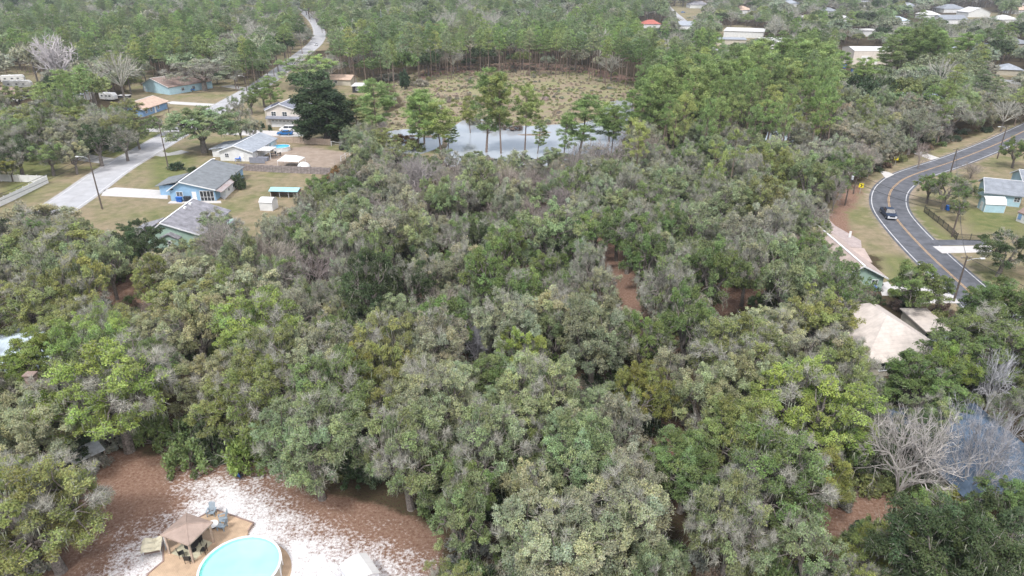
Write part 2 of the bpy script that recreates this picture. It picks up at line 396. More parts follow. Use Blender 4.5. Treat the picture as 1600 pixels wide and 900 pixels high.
ribbon('road',spline([W(1300,98),W(1400,90),W(1480,102),W(1540,112),W(1640,118)],6),-4,4,.025,M['concrete_road'])

# lake
wm=bpy.data.materials.new('pond_water'); wm.use_nodes=True; t=wm.node_tree; N=t.nodes; L=t.links
B=N['Principled BSDF']; B.inputs['Base Color'].default_value=(.34,.36,.38,1); B.inputs['Roughness'].default_value=.12; B.inputs['IOR'].default_value=1.33; B.inputs['Specular IOR Level'].default_value=1.0
tc=N.new('ShaderNodeTexCoord'); n=N.new('ShaderNodeTexNoise'); n.inputs['Scale'].default_value=.8; n.inputs['Detail'].default_value=4; L.new(tc.outputs['Object'],n.inputs[0])
b2=N.new('ShaderNodeBump'); b2.inputs['Strength'].default_value=.12; b2.inputs['Distance'].default_value=.1; L.new(n.outputs[0],b2.inputs['Height']); L.new(b2.outputs[0],B.inputs['Normal'])
rng=np.random.RandomState(3)
def water(pts, z=.05):
    p=spline([W(a,b) for a,b in pts]+[W(*pts[0])],4)[:-1]
    c_=sum(p,Vector())/len(p); mb=MB()
    q_=[]
    for k,a in enumerate(p):
        j=math.sin(k*1.7)*.35+rng.uniform(-.5,.5); d=(a-c_).normalized(); q_.append((a.x+d.x*j,a.y+d.y*j,z))
    mb.poly(q_); tag(mb.build('pond_water',wm),kind='structure')
water([(698,238),(700,205),(715,193),(735,184),(760,188),(790,196),(830,197),(870,194),(900,195),(935,182),(950,160),(985,158),(990,180),(975,215),(960,262),(900,262),(780,262),(700,260)])
water([(600,226),(602,208),(615,204),(632,202),(652,203),(672,200),(686,205),(690,226),(660,240),(620,240)])
water([(640,172),(670,168),(686,164),(690,170),(670,178),(650,180)])
# mud bars in the water
M['mud']=pm('mud',(.26,.20,.15),.9,.3,.5)
def mound(name,c,rx,ry,h,mat,rz=0,seed=0,z=.02,label=None,cat=None):
    r=np.random.RandomState(seed); mb=MB(); n=18; prof=[(1,0),(.8,.55),(.5,.85),(.2,1)]
    ph=r.uniform(0,6,4); i0=0
    for f,hh in prof:
        for j in range(n):
            a=2*math.pi*j/n; k=f*(1+.22*math.sin(2*a+ph[0])+.13*math.sin(3*a+ph[1])+.07*math.sin(7*a+ph[2]))
            mb.v.append((rx*k*math.cos(a),ry*k*math.sin(a),h*hh))
    for q_ in range(len(prof)-1):
        for j in range(n): mb.f.append((q_*n+j,q_*n+(j+1)%n,(q_+1)*n+(j+1)%n,(q_+1)*n+j)); mb.m.append(0)
    mb.f.append(tuple((len(prof)-1)*n+j for j in range(n))); mb.m.append(0)
    o=mb.build(name,mat,loc=(c[0],c[1],z),rz=rz,smooth=True); return tag(o,kind='structure')
for a,b,rx,ry,s in [(835,211,4.5,1.6,1),(848,207,2.5,1.4,2),(660,213,5,2,3),(615,222,3,1.4,4),(770,190,8,1.6,5)]:
    p=W(a,b); mound('mud_bar',(p.x,p.y),rx,ry,.18,M['mud'],seed=s)
# ---------------------------------------------------------------- buildings
M['white']=pm('white',(.74,.74,.73),.6,.06,1.2)
M['trim']=pm('trim',(.76,.77,.78),.5,.05,2)
M['glass']=pm('glass',(.05,.06,.075),.12,.2,2,spec=.8)
M['dark']=pm('dark',(.03,.032,.036),.7,.2,3)
M['black_metal']=pm('black_metal',(.035,.035,.035),.5,.1,3)
M['galv']=pm('galv',(.50,.52,.54),.45,.12,3,metal=.2)
def wallm(n,c): return pm(n,c,.75,.07,.8,stripes=('Z',.22),stripe_amt=.10)
def shing(n,c,var=.13): return pm(n,c,.9,var,.9,stripes=('Y',.45),stripe_amt=.08,bump=.3,bscale=8)
M['blue_wall']=wallm('blue_wall',(.27,.44,.62)); M['pale_blue_wall']=wallm('pale_blue_wall',(.42,.60,.68)); M['mid_blue_wall']=wallm('mid_blue_wall',(.20,.33,.52))
M['cream_wall']=wallm('cream_wall',(.66,.60,.54)); M['white_wall']=wallm('white_wall',(.68,.68,.67)); M['green_wall']=wallm('green_wall',(.33,.46,.38)); M['tan_wall']=wallm('tan_wall',(.50,.46,.38))
M['grey_green_roof']=shing('grey_green_roof',(.205,.22,.23)); M['grey_roof']=shing('grey_roof',(.26,.28,.31)); M['light_grey_roof']=shing('light_grey_roof',(.34,.37,.41)); M['slate_roof']=shing('slate_roof',(.22,.23,.27)); M['purple_roof']=shing('purple_roof',(.27,.265,.285),.2)
M['tan_roof']=shing('tan_roof',(.54,.40,.31)); M['brown_roof']=shing('brown_roof',(.30,.22,.19)); M['cream_roof']=shing('cream_roof',(.55,.49,.44),.10); M['red_roof']=shing('red_roof',(.42,.14,.11)); M['blue_roof']=pm('blue_roof',(.085,.125,.18),.6,.22,.4,stripes=('X',.9),stripe_amt=.15)
M['rust_roof']=pm('rust_roof',(.33,.23,.21),.8,.25,.8,col2=(.40,.40,.40),stripes=('X',.4)); M['teal_roof']=pm('teal_roof',(.35,.60,.64),.5,.08,.8,stripes=('X',.4)); M['white_roof']=pm('white_roof',(.66,.65,.63),.5,.05,.6,stripes=('X',.6),stripe_amt=.06)
M['paleblue_roof']=pm('paleblue_roof',(.48,.56,.62),.5,.08,.8,stripes=('X',.5))
def frame_from(a,b):
    a=Vector(a); b=Vector(b); d=b-a; return a,math.atan2(d.y,d.x),d.length
def add_window(root,face,u,z,w,h,L,D,panes=2,mat_frame='trim'):
    """a framed window proud of the wall: frame, mullions, recessed pane"""
    f=MB(); g=MB(); t=.07
    def pl(cu,cz,sw,sh,dep,off,mb):
        if face=='front': mb.box((cu,-off,cz),(sw,dep,sh))
        elif face=='left': mb.box((-off,cu,cz),(dep,sw,sh))
        else: mb.box((L+off,cu,cz),(dep,sw,sh))
    pl(u,z+h/2+t/2,w+2*t,t,.08,.04,f); pl(u,z-h/2-t/2,w+2*t,t,.10,.05,f)
    pl(u-w/2-t/2,z,t,h,.08,.04,f); pl(u+w/2+t/2,z,t,h,.08,.04,f)
    for k in range(1,panes): pl(u-w/2+w*k/panes,z,.05,h,.06,.03,f)
    pl(u,z,w,.04,.05,.028,f)
    o=f.build('window',M[mat_frame],root); pl(u,z,w,h,.02,.012,g); g.build('pane',M['glass'],o)
def house(name,label,a,b,depth,wh,roof,rise,wall,roofm,over=.45,ridge=.5,windows=(),door=None,garage=None,cat='house',hip=.35,thing_root=None,skip_wall=False,group=None,trim=True):
    a,rz,L=frame_from(a,b); root=thing_root or thing(name,label,cat,a,rz,group); D=depth
    off=0
    m=MB()
    if roof=='gable_y':
        m.prism([(0,-.1),(L,-.1),(L,wh),(L*ridge,wh+rise-.02),(0,wh)],'y',0,D)
    elif roof=='gable_x':
        m.prism([(0,-.1),(D,-.1),(D,wh),(D*ridge,wh+rise-.02),(0,wh)],'x',0,L)
    else: m.box((L/2,D/2,(wh-.1)/2),(L,D,wh+.1))
    m.build('wall',M[wall],root)
    r=MB(); th=.16; o_=over
    def vroof(W_,r_,lo,hi,axis):
        k=rise/(W_*r_); k2=rise/(W_*(1-r_))
        outl=[(-o_,wh-o_*k),(W_*r_,wh+rise),(W_+o_,wh-o_*k2),(W_+o_,wh-o_*k2+th),(W_*r_,wh+rise+th),(-o_,wh-o_*k+th)]
        return outl
    if roof=='gable_y': r.prism(vroof(L,ridge,0,D,'y'),'y',-o_,D+o_)
    elif roof=='gable_x': r.prism(vroof(D,ridge,0,L,'x'),'x',-o_,L+o_)
    elif roof=='flat': r.box((L/2,D/2,wh+th/2),(L+2*o_,D+2*o_,th))
    else:
        x0,x1,y0,y1=-o_,L+o_,-o_,D+o_; z0=wh-.12; z1=wh+rise
        if (L>=D)!=(hip<0):
            h_=min(D,L)*abs(hip)+.01; p=[(x0,y0,z0),(x1,y0,z0),(x1,y1,z0),(x0,y1,z0),(h_,D/2,z1),(L-h_,D/2,z1)]
            r.add(p,[(0,1,5,4),(1,2,5),(2,3,4,5),(3,0,4),(3,2,1,0)])
        else:
            h_=min(D,L)*abs(hip)+.01; p=[(x0,y0,z0),(x1,y0,z0),(x1,y1,z0),(x0,y1,z0),(L/2,h_,z1),(L/2,D-h_,z1)]
            r.add(p,[(0,1,4),(1,2,5,4),(2,3,5),(3,0,4,5),(3,2,1,0)])
    ro=r.build('roof',M[roofm],root)
    if trim and roof in('gable_y','gable_x'):
        t=MB(); W_=L if roof=='gable_y' else D; k=rise/(W_*ridge); k2=rise/(W_*(1-ridge)); E=(-o_-.03, (D if roof=='gable_y' else L)+o_+.03)
        for e in (E[0],):
            for (p,q) in (((-o_,wh-o_*k),(W_*ridge,wh+rise)),((W_*ridge,wh+rise),(W_+o_,wh-o_*k2))):
                pts=[(p[0],p[1]-.06),(q[0],q[1]-.06),(q[0],q[1]+th+.02),(p[0],p[1]+th+.02)]
                if roof=='gable_y': t.prism(pts,'y',e-.03,e+.03)
                else: t.prism(pts,'x',e-.03,e+.03)
        if roof=='gable_x':
            e=E[1]
            for (p,q) in (((-o_,wh-o_*k),(W_*ridge,wh+rise)),((W_*ridge,wh+rise),(W_+o_,wh-o_*k2))): t.prism([(p[0],p[1]-.06),(q[0],q[1]-.06),(q[0],q[1]+th+.02),(p[0],p[1]+th+.02)],'x',e-.03,e+.03)
        # ridge cap
        if roof=='gable_y': t.box((L*ridge,D/2,wh+rise+th+.02),(.32,D+2*o_,.05))
        else: t.box((L/2,D*ridge,wh+rise+th+.02),(L+2*o_,.28,.05))
        t.build('ridge_and_barge_board',M['trim'],ro)
    for w_ in windows: add_window(root,*w_,L,D)
    if door:
        u,w_,h_=door; dm=MB(); dm.box((u,-.035,h_/2),(w_,.07,h_)); d_=dm.build('door',M['trim'],root); hb=MB(); hb.box((u+w_*.38,-.10,1.0),(.05,.07,.14)); hb.build('handle',M['black_metal'],d_)
    if garage:
        u,w_,h_=garage
        dm=MB()
        for k in range(4): dm.box((u,-.03-.005*(k%2),h_*(k+.5)/4),(w_,.06,h_/4-.03))
        d_=dm.build('garage_door',M['trim'],root)
        for k in range(6): wb=MB(); wb.box((u-w_/2+w_*(k+.5)/6,-.075,h_*.86),(w_/6*.6,.02,.22)); wb.build('pane',M['glass'],d_)
    return root,L,D
PX=lambda x,y,h=0: W(x,y,h)

# pale blue ranch house
r_,L_,D_=house('ranch_house','pale blue ranch house with grey-green roof, white door and screened porch',PX(268,314),PX(338,313.6),18.5,2.6,'gable_y',1.75,'blue_wall','grey_green_roof',ridge=.27,windows=[('front',2.1,1.6,1.3,.9),('right',13.5,1.5,1.1,.9),('right',15.6,1.5,1.1,.9)],door=(5.3,.95,2.1))
m=MB(); m.box((L_*.82,-.05,1.2),(3.0,.08,2.2)); sc_=m.build('screened_porch',M['dark'],r_)
m=MB()
for k in range(5): m.box((L_*.82-1.5+.75*k,-.12,1.2),(.07,.06,2.3))
m.box((L_*.82,-.12,2.3),(3.1,.06,.1)); m.box((L_*.82,-.12,.9),(3.1,.05,.06)); m.build('porch_frame',M['trim'],sc_)
m=MB(); m.prism([(L_-.02,-.1),(L_+1.3,-.1),(L_+1.3,1.95),(L_-.02,2.3)],'y',2.6,10.5); w2=m.build('sun_room',M['white_wall'],r_)
m=MB(); m.prism([(L_-2.2,3.05),(L_+1.7,1.98),(L_+1.7,2.10),(L_-2.2,3.2)],'y',-.3,10.9); m.build('porch_roof',M['rust_roof'],r_)
for yy in (4.6,7.6):
    m=MB(); m.box((L_+1.34,yy,1.2),(.08,.95,.8)); fo=m.build('window',M['trim'],r_); m=MB(); m.box((L_+1.385,yy,1.2),(.02,.75,.6)); m.build('pane',M['glass'],fo)
m=MB(); m.box((-2.1,7.5,1.1),(4.2,6.5,2.4)); m.build('garage_wing',M['blue_wall'],r_)
m=MB(); m.prism([(-4.9,2.15),(.1,3.15),(.1,3.3),(-4.9,2.3)],'y',3.8,11.2); m.build('wing_roof',M['grey_green_roof'],r_)
m=MB(); m.tube([(L_*.35,18.3,4.1),(L_*.35,18.3,4.7)],.04,6); m.lathe([(.05,0),(.35,.06),(.42,.12)],12,0,(L_*.35,18.2,4.7)); m.build('satellite_dish',M['white'],r_)
m=MB(); m.box((.6,-.04,2.65),(.7,.06,.28)); m.build('gable_vent',M['dark'],r_)
slab('patio',[(266,314.5),(345,314),(346,317.5),(262,318)],M['concrete'],.05)
slab('patio',[(346,309),(366,291),(370,292),(351,312)],M['concrete'],.055)

# white bungalow with light grey roof
r_,L_,D_=house('bungalow','white bungalow with long light grey roof beside the round backyard pool',PX(345,251),PX(396,252.5),15.5,2.6,'gable_y',1.5,'white_wall','light_grey_roof',ridge=.48,windows=[('front',2.0,1.5,1.0,1.0),('right',11,1.5,1.0,1.0)],door=(6.2,.95,2.1))
m=MB(); m.prism([(-4.6,2.1),(.2,2.75),(.2,2.9),(-4.6,2.25)],'y',3,12); m.build('wing_roof',M['light_grey_roof'],r_)
m=MB(); m.box((-2.0,7.5,1.05),(4.0,8,2.3)); m.build('wing_wall',M['white_wall'],r_)
m=MB(); m.box((L_+2.0,4.2,2.52),(4.2,4.4,.10)); pr=m.build('patio_roof',M['white_roof'],r_)
for x_ in (L_+.3,L_+3.9):
    for y_ in (2.2,6.2): m=MB(); m.tube([(x_,y_,0),(x_,y_,2.48)],.06,6); m.build('post',M['trim'],pr)
m=MB(); m.box((L_+2.0,-1.9,.9),(4.2,.1,1.5)); m.box((L_+2.0,1.2,.5),(3.2,1.6,.9)); m.build('lattice_screen',M['slate_roof'],r_)

# two storey house
r_,L_,D_=house('two_storey_house','two-storey cream house with slate roof and wide white garage door',PX(420,198),PX(470,199.5),11,5.4,'gable_y',1.9,'cream_wall','slate_roof',ridge=.42,windows=[('front',2.3,4.2,1.5,1.3),('front',6.0,4.2,1.5,1.3)],garage=(4.9,7.6,2.3))
m=MB(); m.prism([(-1.3,2.75),(.0,3.35),(.0,3.5),(-1.3,2.9)],'x',-.2,L_+.2); m.build('garage_canopy',M['slate_roof'],r_)
m=MB(); m.box((-.9,6.0,2.6),(1.8,7.5,5.2)); m.build('side_wing',M['tan_wall'],r_)
m=MB(); m.add([(-2.1,1.9,5.1),(.1,1.9,5.1),(.1,11.2,5.1),(-2.1,11.2,5.1),(.1,4,6.4),(.1,9.5,6.4)],[(0,1,4),(1,2,5,4),(2,3,5),(3,0,4,5),(3,2,1,0)]); m.build('wing_roof',M['slate_roof'],r_)

# grey shingled green house
r_,L_,D_=house('green_house','green-walled house under grey-purple shingles with two roof vents, half hidden by oaks',PX(234,388),PX(318,388),13.5,2.7,'gable_y',2.3,'green_wall','purple_roof',ridge=.32)
m=MB(); m.prism([(3.0,-.1),(6.1,-.1),(6.1,2.4),(4.6,3.1),(3.0,2.4)],'y',-1.2,.2); wg=m.build('bay_wing',M['green_wall'],r_)
m=MB(); m.prism([(2.7,2.25),(4.55,3.15),(6.4,2.25),(6.4,2.4),(4.55,3.3),(2.7,2.4)],'y',-1.45,2); m.build('bay_roof',M['purple_roof'],wg)
m=MB(); m.box((4.6,-1.25,1.35),(.8,.08,1.4)); fo=m.build('window',M['trim'],wg)
for zz in (1.05,1.65):
    m=MB(); m.box((4.6,-1.30,zz),(.45,.02,.42)); m.build('pane',M['glass'],fo)
for y_ in (8.5,11):
    m=MB(); m.box((3.9,y_,5.05),(.45,.7,.35)); m.build('roof_vent',M['white'],r_)
m=MB(); m.prism([(-4.4,2.0),(.1,3.3),(.1,3.45),(-4.4,2.15)],'y',.3,7.5); m.build('wing_roof',M['purple_roof'],r_)
m=MB(); m.box((-2.0,3.9,1.05),(3.9,6.6,2.2)); m.build('wing_wall',M['green_wall'],r_)
m=MB(); m.box((L_+1.4,6.5,1.3),(2.8,5,2.6)); m.build('far_wing',M['green_wall'],r_)
m=MB(); m.prism([(L_-.5,3.0),(L_+3.1,2.3),(L_+3.1,2.45),(L_-.5,3.15)],'y',3.6,9.4); m.build('far_wing_roof',M['purple_roof'],r_)

house('tan_roof_house','low blue house with tan shingle roof and white trim beyond the concrete road',PX(225,182.5),PX(262,169.5),10,2.6,'gable_x',1.7,'mid_blue_wall','tan_roof',over=.7,windows=[('front',2,1.5,1.2,1.1),('front',5,1.5,1.2,1.1),('front',9.5,1.5,1.2,1.1)],door=(7.4,.9,2.1))
r_,L_,D_=house('gable_house','light aqua gable-end house with brown roof behind the tan-roofed house',PX(225,142.5),PX(266,148.5),20,3.0,'gable_y',2.6,'pale_blue_wall','brown_roof',ridge=.38,windows=[('right',6,1.5,1.2,1.1),('right',11,1.5,1.2,1.1)],door=(1.0,.9,2.1))
house('brown_roof_house','brown hip-roofed house at the left edge with white porch',PX(-16,160),PX(33,158),10,2.7,'hip',2.2,'white_wall','brown_roof',windows=[('front',9,1.5,1.4,1.1),('front',5,1.5,1.4,1.1)])
house('blue_cottage','light blue cottage with grey shingle roof right of the barn shed',PX(1537,318),PX(1592,324),9,2.6,'gable_x',1.9,'pale_blue_wall','grey_roof',over=.5,windows=[('front',5.8,1.6,1.0,.9)])
house('cottage_annex','grey-roofed annex at the right edge behind the cottage',PX(1596,302),PX(1650,306),8,2.6,'gable_x',1.8,'pale_blue_wall','grey_roof')
# barn shed with gambrel roof
def gambrel(name,label,a,b,depth,wh,rise,wall,roofm,cat='shed'):
    a,rz,L=frame_from(a,b); root=thing(name,label,cat,a,rz); D=depth
    prof=[(0,wh),(D*.2,wh+rise*.7),(D*.5,wh+rise),(D*.8,wh+rise*.7),(D,wh)]
    m=MB(); m.prism([(0,0)]+[(p[0],p[1]-.02) for p in prof]+[(D,0)],'x',0,L); m.build('wall',M[wall],root)
    o=.12; up=[(-o,wh-.1)]+[(p[0],p[1]+.08) for p in prof[1:-1]]+[(D+o,wh-.1)]; dn=[(p[0],p[1]-.07) for p in up][::-1]
    m=MB(); m.prism(up+dn,'x',-o,L+o); m.build('roof',M[roofm],root)
    for x_ in (-.03,L+.03):
        for y_ in (0.05,D-.05): m=MB(); m.box((x_,y_,wh/2),(.06,.1,wh)); m.build('corner_board',M['trim'],root)
    m=MB(); m.box((-.04,D/2,wh*.5),(.05,1.1,wh*.95)); d_=m.build('door',M['trim'],root); m=MB(); m.box((-.08,D/2+.4,wh*.5),(.04,.05,.15)); m.build('handle',M['black_metal'],d_)
    return root
gambrel('barn_shed','light blue barn shed with white gambrel roof in front of the cottage',PX(1537,331.5),PX(1568,333),3.2,1.9,1.15,'pale_blue_wall','white_roof')
gambrel('garden_shed','small white garden shed below the turquoise-roofed lean-to',PX(407,329),PX(426,330),2.6,2.0,.6,'white_wall','white_roof')
r_,L_,D_=house('playhouse','small white playhouse with navy shutters at the right edge',PX(1587,345),PX(1606,352),2.5,1.9,'gable_x',.8,'white_wall','brown_roof',over=.15,cat='playhouse',trim=False)
for x_,s_ in ((.6,.7),(2.0,.5)): m=MB(); m.box((x_,-.05,1.1),(s_,.08,1.1)); m.build('shutter',M['mid_blue_wall'],r_)
# turquoise roofed lean-to
a,rz,L=frame_from(PX(423,309),PX(466,310)); root=thing('lean_to','long low lean-to with turquoise metal roof in the dry backyard','shed',a,rz)
m=MB(); m.prism([(-.3,1.55),(1.3,2.0),(2.9,1.55),(2.9,1.65),(1.3,2.12),(-.3,1.65)],'x',-.2,L+.2); m.build('roof',M['teal_roof'],root)
m=MB(); m.box((L/2,2.2,.8),(L,.08,1.5)); m.box((.1,1.2,.8),(.08,2.1,1.5)); m.box((L-.1,1.2,.8),(.08,2.1,1.5)); m.build('wall',M['brown_roof'],root)
for k in range(4):
    m=MB(); m.tube([(.1+(L-.2)*k/3,0,0),(.1+(L-.2)*k/3,0,1.55)],.05,6); m.build('post',M['trim'],root)
M['pink_tan_roof']=shing('pink_tan_roof',(.42,.34,.30),.1)
# cream warehouse
r_,L_,D_=house('warehouse','cream metal warehouse with a low gable roof behind the pines',PX(1331,101),PX(1395,101.5),17,6.8,'gable_x',1.3,'cream_wall','white_roof',over=.1,cat='warehouse',trim=False)
m=MB(); m.box((6,-.05,2.2),(4,.1,4.4)); m.build('roller_door',M['white'],r_); m=MB(); m.box((12,-.05,1.2),(1.2,.1,2.4)); m.build('door',M['trim'],r_)

# cream tiled-roof house lower right
r_,L_,D_=house('cream_roof_house','house with a broad pale cream hip roof between the right-hand oaks',PX(1345,592),PX(1471,578),13.5,2.6,'hip',3.5,'tan_wall','cream_roof',over=.6,hip=.42,windows=[('front',3,1.5,1.4,1.1),('right',6,1.5,1.4,1.1)])
m=MB(); m.prism([(L_-6.0,2.5),(L_-4.0,3.7),(L_-2.0,2.5),(L_-2.0,2.66),(L_-4.0,3.86),(L_-6.0,2.66)],'y',9,17); m.build('back_gable_roof',M['cream_roof'],r_)
a,rz,L=frame_from(PX(1441,541),PX(1478,541)); root=thing('garage_wing','tan flat-roofed double carport joined to the cream-roofed house','carport',a,rz)
m=MB(); m.box((L/2,3.2,2.45),(L+.6,7.0,.16)); m.build('roof',M['cream_roof'],root); m=MB(); m.box((L/2,6.3,1.2),(L,.12,2.3)); m.box((.06,3.2,1.2),(.12,6,2.3)); m.build('wall',M['tan_wall'],root)
for x_ in (L*.5,L-.1):
    m=MB(); m.box((x_,0.1,1.2),(.14,.14,2.36)); m.build('post',M['trim'],root)
# tan roof house by paver drive
r_,L_,D_=house('tan_gable_house','green-walled house with a tan gable roof beside the paver drive',PX(1303,455),PX(1376,455),17.5,2.6,'gable_y',1.9,'green_wall','pink_tan_roof',over=.5,windows=[('front',6.2,1.5,.9,1.0)])
m=MB(); m.prism([(6.5,2.2),(10.0,3.3),(13.5,2.2),(13.5,2.35),(10.0,3.45),(6.5,2.35)],'x',L_-3.0,L_+1.2); m.build('cross_roof',M['pink_tan_roof'],r_)
m=MB(); m.box((L_+.3,10,1.1),(1.2,6,2.2)); m.build('cross_wing',M['green_wall'],r_)
slab('walkway',[(1372,444),(1388,440),(1396,455),(1380,462)],M['concrete'],.06)
# blue-grey roof house at right
house('blue_roof_house','house under a wide blue-grey hip roof behind the paired whitish trees',PX(1496,800),PX(1655,788),13,2.6,'hip',1.9,'tan_wall','blue_roof',over=.6,hip=.46,windows=[('front',2.5,1.4,1.2,1.0)])
# smaller and farther buildings
AUTOKEEP=[]
for nm,lb,a,b,d,wh,rf,ri,wl,rm in [
 ('hidden_house','white-roofed house glimpsed through the oaks at the left edge',(-40,612),(75,606),13,2.7,'gable_x',1.6,'white_wall','paleblue_roof'),
 ('wood_house','pale blue metal roof showing between trees below the tall pines',(1196,232),(1234,236),9,2.6,'gable_x',1.6,'white_wall','paleblue_roof'),
 ('aqua_roof_house','long aqua-grey roof just behind the mauve oaks',(1412,166),(1470,166),9,2.6,'gable_x',1.6,'white_wall','paleblue_roof'),
 ('pine_house','white house between the pine trunks right of the warehouse',(1442,131),(1468,129),10,3.0,'gable_y',1.8,'white_wall','paleblue_roof'),
 ('corner_house','pale house with light roof at the bend of the far driveway',(1498,136),(1527,134),12,2.8,'gable_x',1.6,'white_wall','paleblue_roof'),
 ('grey_bungalow','low grey-roofed bungalow beside the far white car',(1556,117),(1597,119),11,2.7,'hip',2.0,'tan_wall','light_grey_roof'),
 ('far_carport','small white flat-roofed carport behind the dark evergreen',(551,145),(571,145),8,2.6,'flat',0,'dark','white_roof'),
 ('brown_bungalow','long low brown roof behind the dark evergreen',(510,133),(548,134),8,2.5,'gable_x',1.4,'tan_wall','tan_roof'),
 ('red_roof_house','red-roofed house deep in the far woods',(1004,44),(1032,44),14,3.2,'hip',2.8,'white_wall','red_roof'),
 ('long_store','long white flat-roofed store by the far car park',(1130,58),(1192,60),30,4.2,'flat',0,'white_wall','white_roof'),
 ('low_store','low tan-fronted shop in front of the long white store',(1118,70),(1165,71),14,3.4,'flat',0,'tan_wall','light_grey_roof'),
 ('white_shop','bright white shop half hidden by pines',(1190,76),(1238,76),16,4.0,'gable_x',1.6,'white_wall','white_roof'),
 ('purple_roof_house','far house with dusky roof at the top of the far street',(1078,13),(1108,13),20,4,'hip',3.5,'white_wall','purple_roof'),
 ('far_pale_house','far pale house left of the row at upper right',(1412,16),(1434,16),20,4,'hip',3.5,'white_wall','light_grey_roof'),
 ('far_grey_house','grey-roofed far house in the upper right row',(1474,20),(1508,20),22,4,'hip',4,'white_wall','grey_roof'),
 ('far_white_house','white far house in the upper right row',(1512,27),(1546,27),20,4.5,'gable_y',4,'white_wall','white_roof'),
 ('far_tan_house','tan-roofed far house at the upper right corner',(1586,22),(1612,22),20,4,'hip',4,'white_wall','tan_roof'),
 ('far_store','far white roof among dark oaks right of centre top',(1250,34),(1272,34),16,4,'flat',0,'white_wall','white_roof'),
 ('far_cottage','tiny white far cottage above the pines',(1340,12),(1362,12),18,4,'gable_x',3,'white_wall','light_grey_roof'),
 ('ridge_house','pale grey roof between the red roof and the long store',(1062,47),(1084,47),14,3.5,'gable_x',2.5,'white_wall','light_grey_roof'),
 ('wide_store','wide white roof directly above the cream warehouse',(1338,57),(1376,57),16,4,'flat',0,'white_wall','white_roof'),
 ('oak_house','grey roof among dark oaks above the warehouse',(1285,24),(1310,24),18,4,'hip',3,'white_wall','grey_roof'),
 ('hedge_house','small white gable right of the far store',(1312,38),(1332,38),16,4,'gable_y',2.5,'white_wall','white_roof'),
 ('row_house','left house of the upper right white row',(1445,30),(1468,30),18,4,'hip',3,'white_wall','white_roof'),
 ('long_grey_house','long grey roof below the upper right row',(1470,38),(1510,38),16,4,'gable_x',3,'white_wall','grey_roof'),
 ('bright_house','bright white house under the tan-roofed corner house',(1560,38),(1592,38),18,4,'hip',3,'white_wall','white_roof'),
 ('blue_far_house','pale blue far roof in the upper right',(1395,40),(1420,40),16,4,'hip',3,'white_wall','paleblue_roof'),
 ('top_house','farthest pale roof above the warehouse',(1225,11),(1252,11),22,4,'hip',3.5,'white_wall','light_grey_roof'),
 ('tan_far_house','tan far roof left of the store',(1150,22),(1176,22),20,4,'hip',3.5,'white_wall','tan_roof'),
 ('silver_barn','silver metal barn right of the warehouse pines',(1470,92),(1500,92),14,4,'gable_x',1.6,'white_wall','paleblue_roof'),
 ('verge_house','white-walled low house above the far white car',(1535,84),(1562,84),14,3,'hip',2.2,'white_wall','light_grey_roof'),
 ('edge_house','grey roof at the right edge above the bungalow',(1580,76),(1612,76),14,3,'hip',2.2,'tan_wall','grey_roof'),
 ('grey_shed','small grey and white shed left of the white camper',(116,156),(133,157),5,2.4,'gable_x',1.0,'white_wall','light_grey_roof')]:
    if PX(*a).y>330:
        p_=PX(*a); q_=PX(*b); tp=P(p_.x,p_.y+d,wh+ri)[1]; q4=(b[0]-a[0])*.22; AUTOKEEP.append([(a[0]+q4,a[1]-2),(b[0]-q4,a[1]-2),(b[0]-q4*.6,tp-1),(a[0]+q4*.6,tp-1)])
    wins=() if PX(*a).y>330 else [('front',2,1.5,1.1,1.0),('front',4.5,1.5,1.1,1.0)]
    house(nm,lb,PX(*a),PX(*b),d,wh,rf,ri,wl,rm,windows=wins,trim=False,cat='house' if 'carport' not in nm and 'store' not in nm and 'shop' not in nm and 'shed' not in nm else nm.split('_')[-1])
